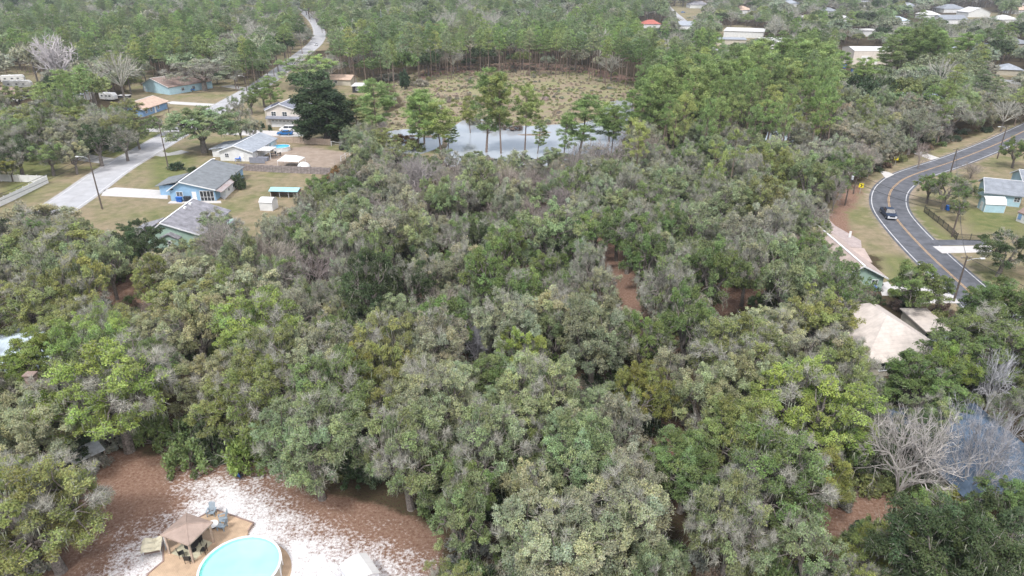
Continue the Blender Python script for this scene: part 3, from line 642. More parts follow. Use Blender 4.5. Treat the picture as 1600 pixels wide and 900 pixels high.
# ---------------------------------------------------------------- tree meshes
def rand_dirs(r,n):
    d=r.normal(size=(n,3)); return d/np.linalg.norm(d,axis=1,keepdims=True)
class TM:
    """triangle soup with a colour per corner and a material slot per triangle"""
    def __init__(s): s.V=[]; s.C=[]; s.I=[]
    def tris(s, v, c, slot):
        # v (n,3,3), c (n,3)
        s.V.append(v.reshape(-1,3)); s.C.append(np.repeat(c,3,axis=0)); s.I.append(np.full(len(v),slot,'i'))
    def leaves(s, r, pos, size, col, slot=0, outward=None, flat=.35, elong=1.5, along=None):
        n=len(pos); nrm=rand_dirs(r,n)
        if outward is not None: nrm=nrm+outward*1.0
        nrm[:,2]+=flat; nrm/=np.linalg.norm(nrm,axis=1,keepdims=True)
        a=np.cross(nrm,rand_dirs(r,n)) if along is None else np.cross(np.cross(nrm,along+rand_dirs(r,n)*.45),nrm); a/=np.linalg.norm(a,axis=1,keepdims=True)+1e-9; b=np.cross(nrm,a)
        sz=(size*r.uniform(.65,1.35,n))[:,None]
        v=np.stack([pos-a*sz*.5*elong, pos+a*sz*.5*elong*.6-b*sz*.5, pos+a*sz*.35*elong+b*sz*.5],1)
        s.tris(v,col,slot)
    def hairs(s, r, pos, dirs, length, width, col, slot):
        n=len(pos); side=np.cross(dirs,rand_dirs(r,n)); side/=np.linalg.norm(side,axis=1,keepdims=True)+1e-9
        ln=(length*r.uniform(.5,1.2,n))[:,None]
        v=np.stack([pos-side*width*.5,pos+side*width*.5,pos+dirs*ln],1); s.tris(v,col,slot)
    def tube(s, pts, rads, n=5, slot=0, col=(1,1,1)):
        pts=np.array(pts,float); k=len(pts); d=np.gradient(pts,axis=0); d/=np.linalg.norm(d,axis=1,keepdims=True)+1e-9
        ref=np.where(np.abs(d[:,2:3])<.9,[[0,0,1.]],[[1.,0,0]]); u=np.cross(d,ref); u/=np.linalg.norm(u,axis=1,keepdims=True); w_=np.cross(d,u)
        an=2*np.pi*np.arange(n)/n; rads=np.array(rads)[:,None,None]
        ring=pts[:,None,:]+rads*(u[:,None,:]*np.cos(an)[None,:,None]+w_[:,None,:]*np.sin(an)[None,:,None])
        a=ring[:-1]; b=ring[1:]; a2=np.roll(a,-1,1); b2=np.roll(b,-1,1)
        t=np.concatenate([np.stack([a,a2,b2],2).reshape(-1,3,3),np.stack([a,b2,b],2).reshape(-1,3,3)])
        s.tris(t,np.tile(np.array(col,float),(len(t),1)),slot)
    def mesh(s, name, mats):
        V=np.concatenate(s.V); C=np.concatenate(s.C); I=np.concatenate(s.I); n=len(I)
        me=bpy.data.meshes.new(name)
        me.vertices.add(3*n); me.vertices.foreach_set('co',V.ravel().astype('f'))
        me.loops.add(3*n); me.loops.foreach_set('vertex_index',np.arange(3*n,dtype='i'))
        me.polygons.add(n); me.polygons.foreach_set('loop_start',(np.arange(n)*3).astype('i')); me.polygons.foreach_set('material_index',I)
        me.update(calc_edges=True)
        at=me.attributes.new('leafcol','FLOAT_COLOR','POINT'); at.data.foreach_set('color',np.concatenate([C,np.ones((len(C),1))],1).ravel().astype('f'))
        for m in mats: me.materials.append(m)
        return me
def lcol(r, n, base, jit=.22, hue=.10):
    k=base*(1+r.uniform(-jit,jit,(n,1)))*np.ones((1,3)); k[:,0]*=1+r.uniform(-hue,hue,n); k[:,2]*=1+r.uniform(-hue,hue,n)*1.2
    return np.clip(k,.05,4)
def curve_pts(r,a,b,n=6,sag=.25,wig=.08):
    a=np.array(a,float); b=np.array(b,float); t=np.linspace(0,1,n)[:,None]
    L=np.linalg.norm(b-a); p=a*(1-t)+b*t
    p[:,2]+=(np.sin(t[:,0]*np.pi)*sag*L*.5)
    p[1:-1]+=r.normal(size=(n-2,3))*wig*L*.35
    return p
def spread(r, n, fn, mind):
    out=[]; tries=0
    while len(out)<n and tries<6000:
        p=fn(); tries+=1
        if all(np.linalg.norm(p-q)>mind for q in out): out.append(p)
        elif tries%400==399: mind*=.9
    return np.array(out)
M_CROWN=[M['leaf'],M['twig'],M['moss']]
def make_oak(seed, R=5.5, H=11.0, nb=44, tufts=8, leaves=92, lsize=.15, bare=.12, moss=.12, droop=.0, narrow=1.0, twigs=4, tuft_r=.62, low=.45, czf=.56, rzf=.44):
    r=np.random.RandomState(seed); crown=TM(); wood=TM()
    cz=H*czf; rz=H*rzf; lob=r.uniform(0,6.28,3)
    def smp():
        while True:
            d=rand_dirs(r,1)[0]
            if d[2]>-low: break
        f=r.uniform(.60,.92) if r.rand()<.82 else r.uniform(.2,.6)
        az=math.atan2(d[1],d[0]); k=1+.16*math.sin(2*az+lob[0])+.12*math.sin(3*az+lob[1])+.10*math.sin(5*az+lob[2])
        return np.array([d[0]*R*f*k*narrow,d[1]*R*f*k*narrow,cz+d[2]*rz*f*(1+.15*math.sin(3*az+lob[1]))])
    B=spread(r,nb,smp,R*.27)
    fork=np.array([r.normal()*.25,r.normal()*.25,H*.26])
    tr=.030*H+.04*R*.5
    wood.tube([(0,0,-.3),(0,0,.1),(fork[0]*.5,fork[1]*.5,H*.13),fork],[tr*1.5,tr*1.15,tr,tr*.9],8)
    limbs=[]
    for k in range(6):
        a=2*math.pi*k/6+r.uniform(-.4,.4); e=np.array([math.cos(a)*R*.45*narrow,math.sin(a)*R*.45*narrow,H*r.uniform(.48,.66)])
        p=curve_pts(r,fork,e,6,.1,.12); wood.tube(p,np.linspace(tr*.62,tr*.28,6),5); limbs.append(p)
    limbs=np.concatenate(limbs)
    for b in B:
        out=(b-np.array([0,0,cz*.75])); out/=np.linalg.norm(out)+1e-9
        j=np.argmin(np.linalg.norm(limbs-b,axis=1)); st=limbs[j]
        wood.tube(curve_pts(r,st,b+out*.25,6,.12,.16),np.linspace(.10,.03,6)*(R/5.5),4)
        ndead=r.rand()<bare; bt=r.uniform(.70,1.30)
        hshift=np.array([r.uniform(.92,1.12),1.0,r.uniform(.82,1.02)])
        nt=max(3,int(tufts*r.uniform(.7,1.3)))
        for q in range(nt):
            d=rand_dirs(r,1)[0]; d[2]=d[2]*.9+.15; c=b+d*R*.16*r.uniform(.4,1.25)
            tt=bt*r.uniform(.8,1.22); rr=tuft_r*r.uniform(.7,1.3)*(R/5.5)
            if q<4: wood.tube(curve_pts(r,b,c+d*rr*.9,4,.05,.2),[.03,.022,.016,.008],3)
            if not ndead or r.rand()<.25:
                n=int(leaves*r.uniform(.7,1.3)*(1.0 if not ndead else .5))
                dd=rand_dirs(r,n); dd[:,2]=np.abs(dd[:,2])*1.0-.28*r.rand(n); rad=rr*r.uniform(.45,1.05,n)[:,None]*np.array([[1.0,1.0,.95]])
                pos=c+dd*rad; crown.leaves(r,pos,lsize*(R/5.5)**.5,lcol(r,n,tt*1.0)*hshift,0,outward=dd*.8,flat=.8,elong=1.7,along=out*.6+dd*.6+np.array([[0,0,.3]]))
            n=int(twigs*(4.2 if ndead else 1)*r.uniform(.7,1.3))
            dd=rand_dirs(r,n)*.8+out*.55; dd[:,2]+=.12; dd/=np.linalg.norm(dd,axis=1,keepdims=True)
            crown.hairs(r,c+rand_dirs(r,n)*rr*.35,dd,.9*rr/.62,.035,lcol(r,n,r.uniform(.75,1.2),.25,.05),1)
            if r.rand()<moss:
                n=int(7*r.uniform(.5,1.6)); pos=c+rand_dirs(r,n)*np.array([[rr,rr,rr*.3]])-np.array([[0,0,.15]])
                dd=np.tile([[0,0,-1.]],(n,1))+r.normal(size=(n,3))*.10; crown.hairs(r,pos,dd,.8+droop,.10,lcol(r,n,r.uniform(.75,1.15),.2,.04),2)
    return crown.mesh('crown',M_CROWN), wood.mesh('trunk',[M['bark']])
def make_pine(seed,H=20.0,R=3.1,nb=34,tl=3,needles=105,frac=.50,nsize=.40,wd=.075,dense=1.0):
    r=np.random.RandomState(seed); crown=TM(); wood=TM()
    bx,by=r.normal(0,.045,2)*H*.5; bz=r.uniform(-.03,.03,2)*H
    f=lambda z:(bx*(z/H)**2+bz[0]*math.sin(z/H*3.1),by*(z/H)**2+bz[1]*math.sin(z/H*3.1),z)
    zs=np.linspace(-.3,H*.95,9); wood.tube([f(max(z,0)) if z>0 else (0,0,z) for z in zs],np.linspace(.010*H+.03,.03,9),7)
    ph=r.uniform(0,6.28,2); H0=H*(1-frac)
    def smp():
        u=r.uniform(0,1)**.85; a=r.uniform(0,6.28); prof=math.sin(math.pi*(.12+.80*u))**.8*(1+.25*math.sin(a+ph[0])+.15*math.sin(3*a+ph[1]+u*4))
        L=R*prof*r.uniform(.25,1.0)**.6; c=f(H0+frac*H*u); return np.array([c[0]+math.cos(a)*L,c[1]+math.sin(a)*L,c[2]])
    for c in spread(r,nb,smp,R*.30):
        hd=math.hypot(c[0],c[1]); st=np.array(f(max(H0*.85,c[2]-hd*r.uniform(.3,.8)))); wood.tube(curve_pts(r,st,c,5,-.1,.15),np.linspace(.06,.018,5),4)
        bt=r.uniform(.75,1.25)
        for q in range(r.randint(1,tl+1)):
            e=c+r.normal(size=3)*np.array([.5,.5,.3]); n=int(needles*dense*r.uniform(.6,1.3)); rr=.72*r.uniform(.7,1.25)*(R/3.1)
            dd=rand_dirs(r,n); dd[:,2]=dd[:,2]*.8+.15; col=lcol(r,n,bt*r.uniform(.85,1.15),.2,.08)
            crown.hairs(r,e+dd*rr*r.uniform(.1,.85,n)[:,None],dd*.8+rand_dirs(r,n)*.5,nsize,wd*1.9,col,0)
    for k in range(6):
        z=H*r.uniform(.3,1-frac); a=r.uniform(0,6.28); st=np.array(f(z)); e=st+np.array([math.cos(a),math.sin(a),.1])*r.uniform(.5,1.6)
        wood.tube([st,e],[.04,.012],3)
    return crown.mesh('crown',M_CROWN), wood.mesh('trunk',[M['pine_bark']])
def make_bare(seed,H=10.0,R=5.0,lead=6,depth=4,fan=3,tr=.26,spray=6,thin=1.0):
    r=np.random.RandomState(seed); br=TM(); wood=TM()
    fork=np.array([0,0,H*.12]); wood.tube([(0,0,-.3),(0,0,.2),tuple(fork)],[tr*1.5,tr*1.1,tr],8,0,(.7,.7,.7))
    def grow(p,d,L,rad,lev):
        d=d/np.linalg.norm(d); side=rand_dirs(r,1)[0]; pts=[p]
        for k in range(1,4):
            d2=d+side*.16*k*.5+np.array([0,0,.10]); d2/=np.linalg.norm(d2); pts.append(pts[-1]+d2*L/3)
        k_=r.uniform(.8,1.15)
        (wood if lev<=1 else br).tube(pts,np.linspace(rad,rad*.62,4),(5 if lev<2 else 3),0,(k_,k_,k_))
        if lev>=depth:
            n=spray; dd=rand_dirs(r,n)*.7+d; dd/=np.linalg.norm(dd,axis=1,keepdims=True)
            base=np.array(pts)[r.randint(1,4,n)]; br.hairs(r,base,dd,L*.9,.026*thin,lcol(r,n,.92,.2,.04),0); return
        nf=fan+(1 if lev==0 else 0)
        for k in range(nf):
            q=pts[-1] if k<2 else pts[r.randint(1,3)]
            nd=d2+rand_dirs(r,1)[0]*.85; nd[2]+=.02; grow(q,nd,L*r.uniform(.62,.82),rad*(.60 if k else .7),lev+1)
    for k in range(lead):
        a=2*math.pi*k/lead+r.uniform(-.5,.5); s=r.uniform(.25,1.25); grow(fork,np.array([math.cos(a)*s*R/H*1.7,math.sin(a)*s*R/H*1.7,1.0]),H*.36,tr*.62,0)
    return br.mesh('branches',[M['pale_bark']]), wood.mesh('trunk',[M['pale_bark']])
def make_shrub(seed,R=2.0,H=2.4,nt=40,leaves=70,lsize=.17,tw=5,stems=6):
    r=np.random.RandomState(seed); crown=TM(); wood=TM()
    for k in range(nt):
        d=rand_dirs(r,1)[0]; d[2]=abs(d[2]); f=r.uniform(.55,.95); c=np.array([d[0]*R*f,d[1]*R*f,.25+d[2]*H*f*.85]); rr=.42*r.uniform(.7,1.3)*R/2
        n=int(leaves*r.uniform(.7,1.3)); dd=rand_dirs(r,n); t=r.uniform(.7,1.3)
        crown.leaves(r,c+dd*rr*r.uniform(.4,1.05,n)[:,None],lsize,lcol(r,n,t),0,outward=dd*.6,flat=.4)
        n=tw; dd=rand_dirs(r,n)*.7+d; crown.hairs(r,c+rand_dirs(r,n)*.2,dd,.8,.03,lcol(r,n,.8,.2,.05),1)
        if k<stems*2: wood.tube(curve_pts(r,(0,0,-.1),c,4,.1,.1),[.05,.04,.03,.015],4)
    return crown.mesh('crown',M_CROWN), wood.mesh('stems',[M['bark']])
def make_palm(seed,H=6.0,nf=26):
    r=np.random.RandomState(seed); crown=TM(); wood=TM()
    wood.tube([(0,0,-.2),(.05,0,H*.4),(0,.05,H*.75),(0,0,H)],[.24,.2,.19,.23],8)
    for k in range(nf):
        a=k*2.4; el=r.uniform(-.7,1.15); L=r.uniform(.8,1.1)
        d=np.array([math.cos(a)*math.cos(el),math.sin(a)*math.cos(el),math.sin(el)]); hub=np.array([0,0,H])+d*L
        wood.tube([(0,0,H),hub],[.03,.02],3)
        n=26; sd=np.cross(d,[0,0,1.]); sd/=np.linalg.norm(sd)+1e-9; up=np.cross(sd,d)
        an=np.linspace(-1.9,1.9,n); dd=d[None]*np.cos(an)[:,None]+sd[None]*np.sin(an)[:,None]+up[None]*.1; dd[:,2]-=.28
        crown.hairs(r,np.tile(hub,(n,1)),dd,1.05,.15,lcol(r,n,r.uniform(.8,1.2),.1,.05),0)
    return crown.mesh('crown',M_CROWN), wood.mesh('trunk',[M['bark']])
OAK=[make_oak(11,nb=34),make_oak(12,nb=32,bare=.25,moss=.3,twigs=7),make_oak(13,nb=38,bare=.05),make_oak(14,H=13.5,narrow=.85,nb=36),make_oak(15,nb=30,bare=.45,moss=.3,twigs=9,leaves=60),make_oak(16,nb=34,bare=.12,H=12),
     make_oak(17,nb=36,H=10,bare=.15),make_oak(18,nb=34,bare=.75,moss=.2,twigs=10,leaves=55)]
BIGOAK=[make_oak(31,nb=66,tufts=11,leaves=96,lsize=.115,bare=.03,tuft_r=.50,moss=.05),make_oak(32,nb=62,tufts=11,leaves=88,lsize=.115,bare=.12,tuft_r=.50,moss=.12,twigs=8),make_oak(33,nb=60,tufts=11,leaves=80,lsize=.115,bare=.32,tuft_r=.50,twigs=9,moss=.18)]
MAG=[make_oak(41,R=5.5,H=14,nb=95,tufts=7,leaves=70,lsize=.26,tuft_r=.9,bare=0,moss=0,low=.9,twigs=1,czf=.50,rzf=.50)]
COLUMN=[make_oak(42,R=5.5,H=22,nb=60,tufts=7,leaves=55,lsize=.2,bare=.04,moss=.0,low=.9,twigs=4,czf=.5,rzf=.5)]
PINE=[make_pine(51),make_pine(52,R=2.8,nb=28,frac=.42),make_pine(53,R=3.6,nb=40,frac=.60),make_pine(54,R=2.5,nb=22,frac=.38,dense=.9),make_pine(55,R=3.3,nb=36,frac=.66)]
PINEFULL=[make_pine(56,R=3.6,nb=54,frac=.66,needles=140,nsize=.5),make_pine(57,R=3.4,nb=48,frac=.58,needles=140,nsize=.5),make_pine(58,R=3.6,nb=60,frac=.76,needles=125,nsize=.5)]
BARE=[make_bare(61),make_bare(62,lead=5),make_bare(63,lead=7,depth=3,fan=4)]
BIGBARE=[make_bare(64,H=10,R=6,lead=7,depth=4,fan=3,spray=8,tr=.21),make_bare(65,H=10,R=6.5,lead=6,depth=4,fan=3,spray=6,tr=.26)]
TALLBARE=[make_bare(66,H=17,R=6,lead=4,depth=4,fan=3,spray=5,tr=1.0,thin=2.2)]
SHRUB=[make_shrub(71),make_shrub(72,H=1.8),make_shrub(73,R=2.0,H=3.2)]
PALM=[make_palm(81)]
# small-in-the-picture versions, one mesh each
def lod_oak(seed,R=5.0,H=10,nb=36,n=64,size=.42):
    r=np.random.RandomState(seed); t=TM(); t.tube([(0,0,-.3),(0,0,H*.5)],[.3,.2],5,3)
    for k in range(nb):
        d=rand_dirs(r,1)[0]; d[2]=abs(d[2])*1.1-.15; f=r.uniform(.55,.9); c=np.array([d[0]*R*f,d[1]*R*f,H*.58+d[2]*H*.38*f]); bt=r.uniform(.75,1.25); dd=rand_dirs(r,n); dd[:,2]=np.abs(dd[:,2])-.2
        t.leaves(r,c+dd*R*.26*r.uniform(.5,1.05,n)[:,None],size,lcol(r,n,bt),0,outward=dd*.7,flat=.4)
        t.hairs(r,np.tile(c,(8,1))+rand_dirs(r,8)*.6,rand_dirs(r,8)+d*.6,1.3,.10,lcol(r,8,.85,.2,.04),1)
    return t.mesh('oak_tree',M_CROWN+[M['bark']])
def lod_pine(seed,R=3.0,H=19,nb=30,n=52):
    r=np.random.RandomState(seed); t=TM(); t.tube([(0,0,-.3),(0,0,H*.96)],[.16,.06],4,3)
    for k in range(nb):
        u=(k+.5)/nb; a=k*2.4; z=H*(.60+.38*u); L=R*math.sin(math.pi*min(1,.15+u*.86))**.6*r.uniform(.4,1); c=np.array([math.cos(a)*L,math.sin(a)*L,z+r.uniform(-.6,.6)]); dd=rand_dirs(r,n); dd[:,2]=np.abs(dd[:,2])-.2
        t.hairs(r,c+dd*.8*r.uniform(.2,1,n)[:,None],dd,.55,.24,lcol(r,n,r.uniform(.8,1.2)),0)
    return t.mesh('pine_tree',M_CROWN+[M['pine_bark']])
def lod_twiggy(seed,R=4.0,H=9,n=420):
    r=np.random.RandomState(seed); t=TM(); t.tube([(0,0,-.3),(0,0,H*.5)],[.25,.12],5,3)
    for k in range(14):
        d=rand_dirs(r,1)[0]; d[2]=abs(d[2])+.25; e=np.array([d[0]*R,d[1]*R,H*.5+d[2]*H*.4]); t.tube([(0,0,H*.3),tuple(e)],[.12,.03],3,1)
    d=rand_dirs(r,n); d[:,2]=np.abs(d[:,2]); pos=d*r.uniform(.4,.95,n)[:,None]*np.array([[R,R,H*.45]])+np.array([[0,0,H*.5]])
    t.hairs(r,pos,d+rand_dirs(r,n)*.6,1.6,.11,lcol(r,n,.95,.2,.05),1)
    return t.mesh('bare_tree',M_CROWN+[M['bark']])
LOD_OAK=[lod_oak(91),lod_oak(92),lod_oak(93,H=9)]; LOD_PINE=[lod_pine(94),lod_pine(95,R=2.4)]; LOD_TWIG=[lod_twiggy(96)]

def extent(meshes):
    r_,h_=0,0
    for me_ in meshes:
        a=np.empty(len(me_.vertices)*3,'f'); me_.vertices.foreach_get('co',a); a=a.reshape(-1,3)
        if me_ is meshes[0]: r_=float(np.percentile(np.hypot(a[:,0],a[:,1]),96)); h_=float(np.percentile(a[:,2],99.7))
    return r_,h_
EXT={pr[0].name:extent(pr) for grp in (OAK,BIGOAK,MAG,COLUMN,PINE,PINEFULL,BARE,BIGBARE,TALLBARE,SHRUB,PALM) for pr in grp}
# ---------------------------------------------------------------- trees in place
TINT={'sage':(.215,.265,.145),'grey':(.26,.28,.20),'olive':(.215,.245,.10),'green':(.14,.20,.078),'bright':(.215,.285,.085),'yellow':(.235,.26,.08),
      'dark':(.070,.105,.048),'deep':(.055,.092,.048),'pine':(.25,.335,.125),'pineyel':(.33,.38,.14),'brown':(.25,.185,.14),'tan':(.42,.35,.25),'pinkish':(.42,.34,.29),'marshgreen':(.36,.38,.17),'pale':(.30,.325,.205),'mauve':(.26,.255,.205),'rust':(.26,.16,.06),'white':(.44,.425,.42),'bareg':(.30,.265,.24)}
for k_ in ('sage','grey','olive','green','bright','pale','mauve'): TINT[k_]=tuple(1.12*v for v in TINT[k_])
TWORD={'sage':'sage-green','grey':'grey mossy','olive':'olive-green','green':'mid-green','bright':'bright green','yellow':'yellow-green','dark':'dark green','deep':'very dark green','pine':'fresh green','pineyel':'yellowish green','brown':'brown dry','pale':'pale silvery green','mauve':'mauve-grey leafless','rust':'rust-brown','white':'whitish bare','bareg':'grey bare'}
rt=random.Random(5)
TREES=[]      # (kind, proto list, centre, radius xy, height, tint key)
NOM={'oak':(5.5,11.0),'big':(5.5,11.0),'mag':(5.5,14.0),'col':(5.5,22.0),'bare':(5.0,10.5),'bigbare':(6.5,11.5),'tall':(7.0,17.5),'pine':(3.1,20.0),'shrub':(2.2,2.6),'palm':(1.9,7.0)}
PROTO={'oak':OAK,'big':BIGOAK,'mag':MAG,'col':COLUMN,'bare':BARE,'bigbare':BIGBARE,'tall':TALLBARE,'pine':PINE,'shrub':SHRUB,'palm':PALM}
KNAME={'oak':'live_oak','big':'live_oak','mag':'magnolia_tree','col':'cypress_tree','bare':'bare_tree','bigbare':'bare_tree','tall':'bare_tree','pine':'pine_tree','shrub':'shrub','palm':'cabbage_palm'}
KWORD={'live_oak':'live oak','magnolia_tree':'dense evergreen tree','cypress_tree':'upright feathery tree','bare_tree':'leafless tree','pine_tree':'tall pine','shrub':'shrub','cabbage_palm':'cabbage palm'}
def put(kind, cx, cy, wpx, tint, H=None, variant=None, base=False):
    """cx,cy: picture position of the crown's middle (or of the foot when base=True); wpx: crown width"""
    hgt=H if H else None
    for it in range(4):
        hc=0 if base else (.58*(hgt or 9)) if kind!='pine' else .78*(hgt or 18)
        if kind=='palm' and not base: hc=hgt or 5
        c=W(cx,cy,hc); z=P(c.x,c.y,hc)[2]; rad=wpx*z/FPX/2
        if not H: hgt={'oak':min(12.5,max(6.5,rad*1.9)),'big':min(13.5,rad*1.9),'mag':rad*2.3,'col':rad*3.2,'bare':rad*2.1,'bigbare':rad*1.9,'tall':rad*2.4,'pine':18,'shrub':rad*1.3,'palm':5.5}[kind]
    TREES.append([kind,c.x,c.y,rad,hgt,tint,variant,True])
# hand-placed trees (read off the photograph)
for a in [
 ('big',60,800,230,'olive'),('big',30,690,170,'pale'),('big',175,610,205,'bright',13.5),('big',75,560,130,'bright'),('big',20,600,90,'pale'),('big',130,510,120,'olive'),('big',45,480,130,'olive'),('big',240,530,110,'pale'),
 ('big',490,690,160,'sage',12),('big',635,705,160,'sage',12),('big',690,610,130,'sage'),('col',562,588,80,'yellow',11.5),('bare',742,535,50,'white',7),('big',330,600,130,'pale'),('oak',290,480,120,'olive'),('oak',395,460,110,'pale'),
 ('big',765,700,150,'sage',12),('big',840,620,140,'sage',12),('big',905,720,150,'sage',12),('big',960,810,190,'pale',11),('big',870,850,190,'pale',10),('big',790,640,120,'sage'),('oak',820,560,85,'bright',10),('big',720,740,110,'sage'),('big',950,640,110,'sage'),
 ('big',1262,640,185,'bright',12.5),('big',1150,690,140,'olive',11),('big',1000,620,95,'yellow',10),('big',1150,555,165,'olive',12),('oak',1120,600,90,'grey'),('oak',1090,500,90,'mauve'),('big',1210,520,110,'pale'),
 ('bigbare',1422,705,140,'white',11),('bigbare',1535,700,120,'white',11.5),('shrub',1470,855,120,'yellow',6),('shrub',1400,850,90,'olive',5),('big',1305,690,100,'green',8),('oak',1350,700,90,'dark',6),('oak',1440,600,120,'green',9),('oak',1480,580,80,'bright',8),
 ('big',1540,540,170,'green',10.5),('big',1560,480,110,'green',9),('oak',1435,450,110,'green',9),('oak',1330,560,60,'grey',7),('oak',1285,565,120,'grey',10),('bare',1558,590,62,'white',8),('oak',1580,640,70,'green',7),('oak',1590,790,100,'green',7),('oak',1520,830,80,'dark',5),
 ('oak',1572,392,95,'dark',8),('oak',1590,235,50,'green',8),('oak',1482,295,72,'green',8),('oak',1455,290,46,'green',7),('oak',1510,300,40,'green',6),('oak',1500,325,32,'green',5),('oak',1260,400,80,'green',8),('oak',1240,440,90,'green',8),('oak',1300,425,50,'green',6),('oak',1272,385,50,'green',6),
 ('oak',1270,250,80,'grey',11),('oak',1330,215,80,'mauve',11),('oak',1230,210,70,'grey',11),('oak',1200,240,80,'sage',11),('oak',1390,190,70,'grey',10),('oak',1440,200,70,'mauve',10),('oak',1490,180,90,'grey',11),('oak',1540,160,80,'grey',10),('oak',1310,260,60,'green',9),
 ('bare',1308,292,36,'bareg',9),('oak',1300,280,60,'green',9),
 ('mag',506,168,95,'deep',17),('oak',480,105,90,'pine',14),('oak',315,112,110,'grey',13),('big',312,198,112,'sage',12.5),('big',30,192,76,'olive',11),('big',75,185,74,'olive',11),('big',118,190,72,'olive',10),('big',152,200,70,'grey',10),('big',190,200,70,'olive',11),('oak',5,205,70,'green',11),('big',60,212,80,'green',12),('big',105,215,70,'grey',11),('oak',150,222,66,'dark',11),('oak',192,218,56,'dark',10),('oak',25,240,70,'dark',10),('oak',75,242,60,'green',9),('oak',112,240,50,'grey',9),('oak',212,205,40,'green',9),('oak',370,175,40,'green',11),('oak',395,200,30,'grey',8),('oak',345,90,70,'sage',12),('tall',85,92,75,'white',22),('oak',200,170,50,'olive',8),('oak',240,195,30,'green',6),('oak',25,150,60,'olive',9),
 ('oak',60,350,130,'grey',9),('oak',100,395,150,'olive',10),('oak',30,400,120,'olive',9),('oak',210,395,90,'dark',9),('oak',260,420,100,'pale',8),('oak',350,365,80,'sage',8),('oak',300,392,55,'pale',6),('oak',218,372,62,'dark',8),('oak',330,345,44,'grey',6),('oak',310,440,110,'pale',9),('bare',400,400,60,'bareg',8),('oak',430,360,50,'grey',7),
 ('oak',500,305,75,'green',9),('oak',545,300,60,'green',9),('shrub',530,270,40,'rust',4),('shrub',560,262,50,'olive',5),('shrub',380,700,70,'bright',4.5),('shrub',290,705,70,'green',4),('shrub',330,680,70,'dark',5),('shrub',350,650,80,'green',5),('shrub',240,665,60,'green',4),
 ('bare',1440,240,26,'bareg',7),('bare',1520,265,40,'bareg',4),('bare',655,275,80,'bareg',10),('bare',700,290,60,'bareg',9),('bare',790,290,60,'bareg',10),('bare',640,330,80,'bareg',9),('bare',570,335,60,'bareg',8),('bare',950,240,80,'bareg',10),('bare',1010,235,70,'bareg',10),('bare',900,250,60,'bareg',9),
 ('oak',140,125,40,'grey',12),('oak',175,105,50,'sage',12),('oak',205,125,30,'olive',8),('shrub',275,258,26,'deep',2),('shrub',300,262,20,'dark',2),('shrub',345,262,30,'dark',3),('shrub',372,280,24,'dark',4),('shrub',410,193,8,'deep',2.6),('shrub',421,196,8,'deep',2.8),
 ('oak',1480,80,100,'pine',15),('oak',1110,105,60,'pine',13),('mag',632,122,16,'deep',8),('shrub',610,118,40,'mauve',3),('oak',620,238,46,'olive',7),('oak',700,250,50,'sage',7),('oak',745,252,50,'sage',6),('oak',810,250,50,'pale',6),('oak',865,250,60,'sage',7),('oak',930,246,60,'grey',7),('bare',585,250,60,'bareg',8),('shrub',770,193,40,'mauve',2.5),('shrub',800,196,36,'brown',2),('shrub',740,188,26,'mauve',2),('shrub',630,215,40,'rust',2.5),('shrub',645,225,40,'olive',3),('bare',985,210,50,'bareg',7),('shrub',655,128,30,'mauve',3),('shrub',1030,240,60,'mauve',5),
 ('oak',14,262,38,'yellow',6),('oak',8,260,30,'green',6),('oak',390,155,40,'green',9),('oak',410,145,36,'green',9),('oak',374,200,30,'grey',7)]:
    put(*a)
# pines standing round the pond and beyond: foot pixel, crown top row, crown width
for bx,by,ty,wd,tn in [(652,236,140,52,'pine'),(590,232,125,52,'pine'),(663,225,145,40,'pine'),(690,240,160,40,'pineyel'),(760,238,108,56,'pine'),(783,240,115,40,'pineyel'),(820,235,132,36,'pineyel'),(905,240,148,62,'pine'),
  (880,250,178,30,'pine'),(952,222,160,34,'pineyel'),(955,240,165,28,'pine'),(1010,235,120,40,'pine'),(1040,240,110,42,'pine'),(1075,235,105,44,'pineyel'),(1105,232,100,46,'pine'),(1060,225,95,40,'pine'),(1125,215,95,44,'pine'),(1150,205,88,44,'pine'),(1170,195,80,44,'pine'),(1195,190,84,40,'pine'),
  (1215,185,92,44,'pineyel'),(1230,160,60,46,'pine'),(1255,158,60,44,'pine'),(1275,150,70,40,'pine'),(1305,150,80,36,'pine'),(1340,160,90,34,'pine'),(1400,122,42,40,'pine'),(1415,122,48,36,'pine'),(1428,126,40,38,'pine'),(1445,128,45,34,'pine'),(1455,132,50,36,'pine'),(1385,128,60,30,'pine'),(1500,120,52,36,'pine'),
  (640,100,50,26,'pine'),(570,98,30,20,'pineyel'),(582,120,48,24,'grey'),(606,120,75,24,'pine'),(670,112,66,22,'pine'),(690,108,40,22,'pine'),(425,175,120,30,'pine'),(600,255,200,34,'olive'),(700,235,190,22,'pine'),(840,240,188,22,'pine'),(985,228,140,28,'pine'),(1000,200,100,34,'pine'),(735,208,150,20,'pineyel'),(560,215,150,40,'olive'),
  (1020,215,110,36,'pine'),(1085,215,85,40,'pine'),(1130,190,70,40,'pine'),(1180,170,60,42,'pine'),(1205,160,60,42,'pine'),(1045,200,85,36,'pine')]:
    b=W(bx,by); hh=min(24,height_at((bx,by),ty)); zc=P(b.x,b.y,hh*.8)[2]
    TREES.append(['pine',b.x,b.y,wd*zc/FPX/2*1.5,hh,tn,None,True])
for bx,by,wd in [(556,118,26),(600,245,30),(152,100,14),(172,102,14),(540,115,22)]:
    b=W(bx,by); TREES.append(['palm',b.x,b.y,1.9,5.5,'green',None,True])

